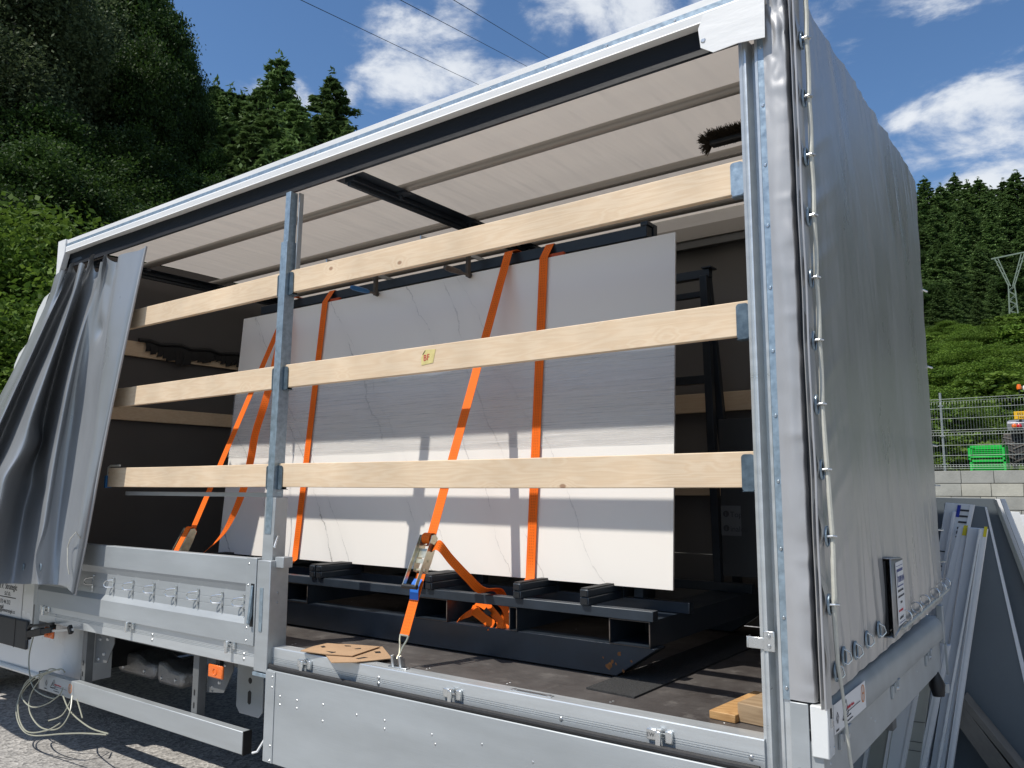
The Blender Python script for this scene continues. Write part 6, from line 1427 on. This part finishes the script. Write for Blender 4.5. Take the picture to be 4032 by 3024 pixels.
for i in range(3): kind('broad', broad_mesh(14, 4.3, 95000, .092, M_leaf), trunk_mb(13, .26, None, M_bark))
for i in range(2): kind('bright', broad_mesh(14, 4.6, 70000, .11, M_leafb, zlo=.05), trunk_mb(13, .2, None, M_bark))
for i in range(2): kind('birch', broad_mesh(16, 3.8, 90000, .078, M_leafg, weep=.9), trunk_mb(15.6, .20, None, M_birch, 14))
for i in range(3): kind('spruce', spruce_mesh(18, 4.7, 60000, .135, M_needle), trunk_mb(17.5, .22, None, M_bark, 0))
for i in range(2): kind('spruce_far', spruce_mesh(18, 3.5, 12000, .32, M_needle), trunk_mb(17.5, .22, None, M_bark, 0))
for i in range(3): kind('bush', broad_mesh(3.4, 1.9, 60000, .036, M_leafb, 'foliage', zlo=.0), trunk_mb(2.6, .06, None, M_bark, 6, 1.2))
for i in range(2): kind('bush_far', broad_mesh(4.0, 2.4, 16000, .12, M_leafb, 'foliage', zlo=.0), trunk_mb(3.0, .07, None, M_bark, 6, 1.2))
def tree(kindn, x, y, H, label, group, name, z=None, wide=1.0):
    z0_ = float(hgt(x, y)) if z is None else z
    ks = KINDS[kindn]; cr_, tr_ = ks[random.randrange(len(ks))]; H0 = {'broad': 14, 'bright': 14, 'birch': 16, 'spruce': 18, 'spruce_far': 18, 'bush': 3.4, 'bush_far': 4.0}[kindn]; s = H/H0
    e = thing(name, label, 'bush' if 'bush' in kindn else 'tree', (x, y, z0_), group); e.scale = (s*wide, s*wide, s); e.rotation_euler.z = random.uniform(0, 6.283)
    for nm, me in (('crown' if 'bush' not in kindn else 'foliage', cr_), ('trunk', tr_)):
        o = bpy.data.objects.new(nm, me); scene.collection.objects.link(o); o.parent = e
    return e
def tree_at(kindn, dx, dy, dist, label, group, name, wide=1.0, minH=2.0):
    """tree whose top is seen in direction (dx, dy) at the given distance"""
    p = az(dx, dy, dist); gz = float(hgt(p.x, p.y)); return tree(kindn, p.x, p.y, max(minH, p.z-gz), label, group, name, wide=wide)
GL = 'trees of the wooded slope at the left'
for dx, dy, ds, w_ in ((605, 108, 40, 1.0), (718, 145, 42, 1.05), (562, 172, 38, 1.0), (528, 188, 43, 1.05), (498, 178, 46, 1), (468, 166, 47, 1.0), (640, 205, 36, 1.1), (752, 262, 40, 1.1), (585, 215, 34, 1.1), (690, 235, 38, 1.1), (545, 250, 30, 1.1), (500, 245, 33, 1.1), (455, 215, 40, 1.1), (620, 280, 30, 1.1), (665, 290, 34, 1), (790, 310, 46, 1), (715, 290, 33, 1.0), (570, 320, 27, 1.1), (450, 290, 33, 1)):
    tree_at('spruce', dx, dy, ds, 'dark spruce with a pointed top on the left wooded slope against the sky', GL, 'spruce_tree', w_)
for dx, dy, ds, w_ in ((285, -45, 34, .62), (340, 12, 37, .50), (385, 95, 36, .38), (408, 165, 34, .36), (300, 110, 31, .6), (350, 230, 30, .55), (400, 300, 33, .6), (470, 340, 31, .7), (560, 370, 33, .7), (250, 40, 38, .7)):
    tree_at('broad', dx, dy, ds, 'dark leafy broadleaf tree on the left slope below the blue sky', GL, 'broadleaf_tree', w_)
for dx, dy, ds, w_ in ((45, -150, 27, .95), (140, -80, 29, .85), (215, -30, 33, .8), (-60, -160, 30, 1)):
    tree_at('birch', dx, dy, ds, 'tall grey-green birch with hanging twigs at the upper left', GL, 'birch_tree', w_)
for dx, dy, ds, w_ in ((60, 330, 22, 1.0), (170, 400, 21, 1.0), (255, 430, 23, 1), (340, 420, 26, 1), (110, 250, 25, .9), (250, 300, 27, .9), (20, 200, 26, .9), (-80, 250, 24, 1), (390, 380, 30, .9), (450, 400, 28, .9), (560, 420, 30, 1)):
    tree_at('broad', dx, dy, ds, 'dark low broadleaf tree at the foot of the left slope', GL, 'broadleaf_tree', w_)
for dx, dy, ds, w_ in ((28, 497, 17, 1.15), (-30, 520, 15, 1.1), (88, 590, 18.5, 1.1), (60, 700, 16, 1.2), (10, 760, 14, 1.2), (120, 640, 20, 1.2), (-60, 480, 18, 1.2)):
    tree_at('bush', dx, dy, ds, 'light green leafy bush at the foot of the left slope by the truck\'s cab', 'bushes at the foot of the left slope', 'leafy_bush', w_)
for dx, dy, ds, w_ in ((190, 470, 22, 1.1), (250, 455, 24, 1.1), (130, 420, 23, 1.2), (60, 400, 22, 1.1), (330, 400, 27, 1.1), (300, 470, 22, 1), (400, 440, 27, 1), (180, 360, 25, 1.1), (0, 420, 20, 1)):
    tree_at('broad', dx, dy, ds, 'dark bushy young broadleaf tree low on the left slope', GL, 'broadleaf_tree', w_)
# filler rows further up the left slope
for k in range(46):
    a = math.radians(random.uniform(-105, -42)); dist = random.uniform(36, 72); x = CAMP.x+dist*math.sin(a); y = CAMP.y+dist*math.cos(a); gz = float(hgt(x, y))
    el_max = math.radians(24 if math.degrees(a) < -58 else 15); H = min(random.uniform(12, 18), CAMP.z+dist*math.tan(el_max)-gz)
    if H < 5: continue
    tree(random.choice(('broad', 'spruce', 'broad', 'bright')), x, y, H, 'tree standing deeper in the wood of the left slope', GL, 'woodland_tree')
# wooded slope beyond the wall at the right and behind the truck
GR = 'spruces of the far wooded slope at the right'
tops = [(1960, 400), (1995, 380), (2030, 392), (2060, 372), (2088, 384), (2112, 378), (2140, 396), (2166, 382), (2192, 362), (2222, 376), (1925, 395), (1890, 400), (2255, 370), (2290, 380), (1978, 412), (2045, 405), (2128, 408), (2180, 400)]
for i, (dx, dy) in enumerate(tops):
    tree_at('spruce', dx, dy+random.uniform(-3, 5), random.uniform(98, 110), 'dark pointed spruce along the skyline of the far right slope', GR, 'spruce_tree', random.uniform(1.0, 1.35))
for row_, (dist, e0, e1) in enumerate(((93, 425, 470), (85, 470, 530), (77, 520, 570), (69, 570, 615), (62, 615, 655))):
    for k in range(15):
        dx = 1860+k*31+random.uniform(-11, 11); tree_at(random.choice(('spruce', 'spruce', 'spruce', 'broad' if row_ > 1 else 'spruce')), dx, random.uniform(e0, e1), dist+random.uniform(-3, 3), 'tree standing on the far right slope below the skyline', GR, 'woodland_tree', random.uniform(1.05, 1.4), 3)
for row_, (dist, H_) in enumerate(((56, 1.5), (50, 1.7), (45, 1.9), (40, 2.0), (35.5, 2.1), (31.5, 2.1), (28, 2.1), (25.5, 2.0), (23.3, 1.6))):
    for k in range(14):
        dx = 1880+k*30+random.uniform(-10, 10); q_ = az(dx, 900, dist+random.uniform(-1.2, 1.2))
        if q_.x > TX-1.6 and q_.y < 27.5: continue
        tree(random.choice(('bush', 'bush_far')), q_.x, q_.y, H_*random.uniform(.8, 1.3), 'bright green leafy bush on the bank behind the wire fence', 'bushes on the bank behind the fence', 'leafy_bush', wide=random.uniform(1.3, 1.9))
# sparser trees out of the frame so that the wood goes on
for k in range(96):
    ad = (-40+k*.8) if k < 34 else (-2.5+(k-34)*.85); a = math.radians(ad+random.uniform(-.4, .4)); dist = (104, 78, 60)[k % 3]+random.uniform(-3, 3); x = CAMP.x+dist*math.sin(a); y = CAMP.y+dist*math.cos(a)
    if -13.5 < ad < (5 if dist < 90 else 1): continue
    tree('spruce_far', x, y, random.uniform(13, 18), 'spruce on the slope beyond the yard', GR, 'woodland_tree')
# unseen wood added across the yard so the silver tarpaulin has trees to mirror
for k in range(26):
    x = random.uniform(26, 44); y = -8+k*2.2; tree(random.choice(('broad', 'bright', 'spruce_far')), x, y, random.uniform(9, 14), 'unseen tree added for tarpaulin reflections', 'unseen trees added beyond the yard', 'woodland_tree', z=-G)
# grass and weeds along the top of the bank
gn = 26000; gx = rng.uniform(-9, 9, gn); gy = 18.6+rng.uniform(0, 1, gn)**1.3*8.4; gz = hgt(gx, gy)+.02
me = quads(np.stack([gx, gy, gz+.06], 1), .13, .05, 2.2, None, 'grass', M_leafb); go = bpy.data.objects.new('grass', me); scene.collection.objects.link(go); go.location.z = G
tag(go, 'rough green grass and weeds on the bank behind the wall', 'grass', kind='stuff')

# ---------------------------------------------------------------- each repeated plant gets its own words, by where it stands
SHORT = {'dark spruce with a pointed top on the left wooded slope against the sky': 'dark pointed spruce on the left skyline', 'dark leafy broadleaf tree on the left slope below the blue sky': 'tall dark broadleaf tree on the left slope',
 'tall grey-green birch with hanging twigs at the upper left': 'tall grey-green birch at the upper left', 'dark low broadleaf tree at the foot of the left slope': 'dark low broadleaf tree at the left slope\'s foot', "light green leafy bush at the foot of the left slope by the truck's cab": 'light green bush beside the truck cab',
 'tree standing deeper in the wood of the left slope': 'tree deep in the left wood', 'dark pointed spruce along the skyline of the far right slope': 'dark spruce on the right skyline', 'tree standing on the far right slope below the skyline': 'tree on the far right slope',
 'bright green leafy bush on the bank behind the wire fence': 'bright green bush behind the fence', 'spruce on the slope beyond the yard': 'spruce on the slope beyond the yard', 'unseen tree added for tarpaulin reflections': 'unseen tree added for tarpaulin reflections'}
def lab_fix(s): return SHORT.get(s, s)
ORD = ['first', 'second', 'third', 'fourth', 'fifth', 'sixth', 'seventh', 'eighth', 'ninth', 'tenth', 'eleventh', 'twelfth', 'thirteenth', 'fourteenth', 'fifteenth', 'sixteenth', 'seventeenth', 'eighteenth', 'nineteenth', 'twentieth']
from collections import defaultdict
byl = defaultdict(list)
for o in list(scene.objects):
    if o.parent is None and o.get('category') in ('tree', 'bush'): byl[o['label']].append(o)
for lab, L_ in byl.items():
    if len(L_) < 2: continue
    L_.sort(key=lambda o: (Vector((o.location.x, o.location.y))-Vector((CAMP.x, CAMP.y))).length)
    nr = max(1, math.ceil(len(L_)/18)) if len(L_) > 20 else 1; per = math.ceil(len(L_)/nr)
    for r_ in range(nr):
        row = L_[r_*per:(r_+1)*per]; row.sort(key=lambda o: math.atan2(o.location.x-CAMP.x, o.location.y-CAMP.y))
        for i, o in enumerate(row):
            o['label'] = lab_fix(lab)+', '+(ORD[i]+' from the left' if i < 20 else 'far right')+(', '+ORD[r_]+' row up' if nr > 1 else '')
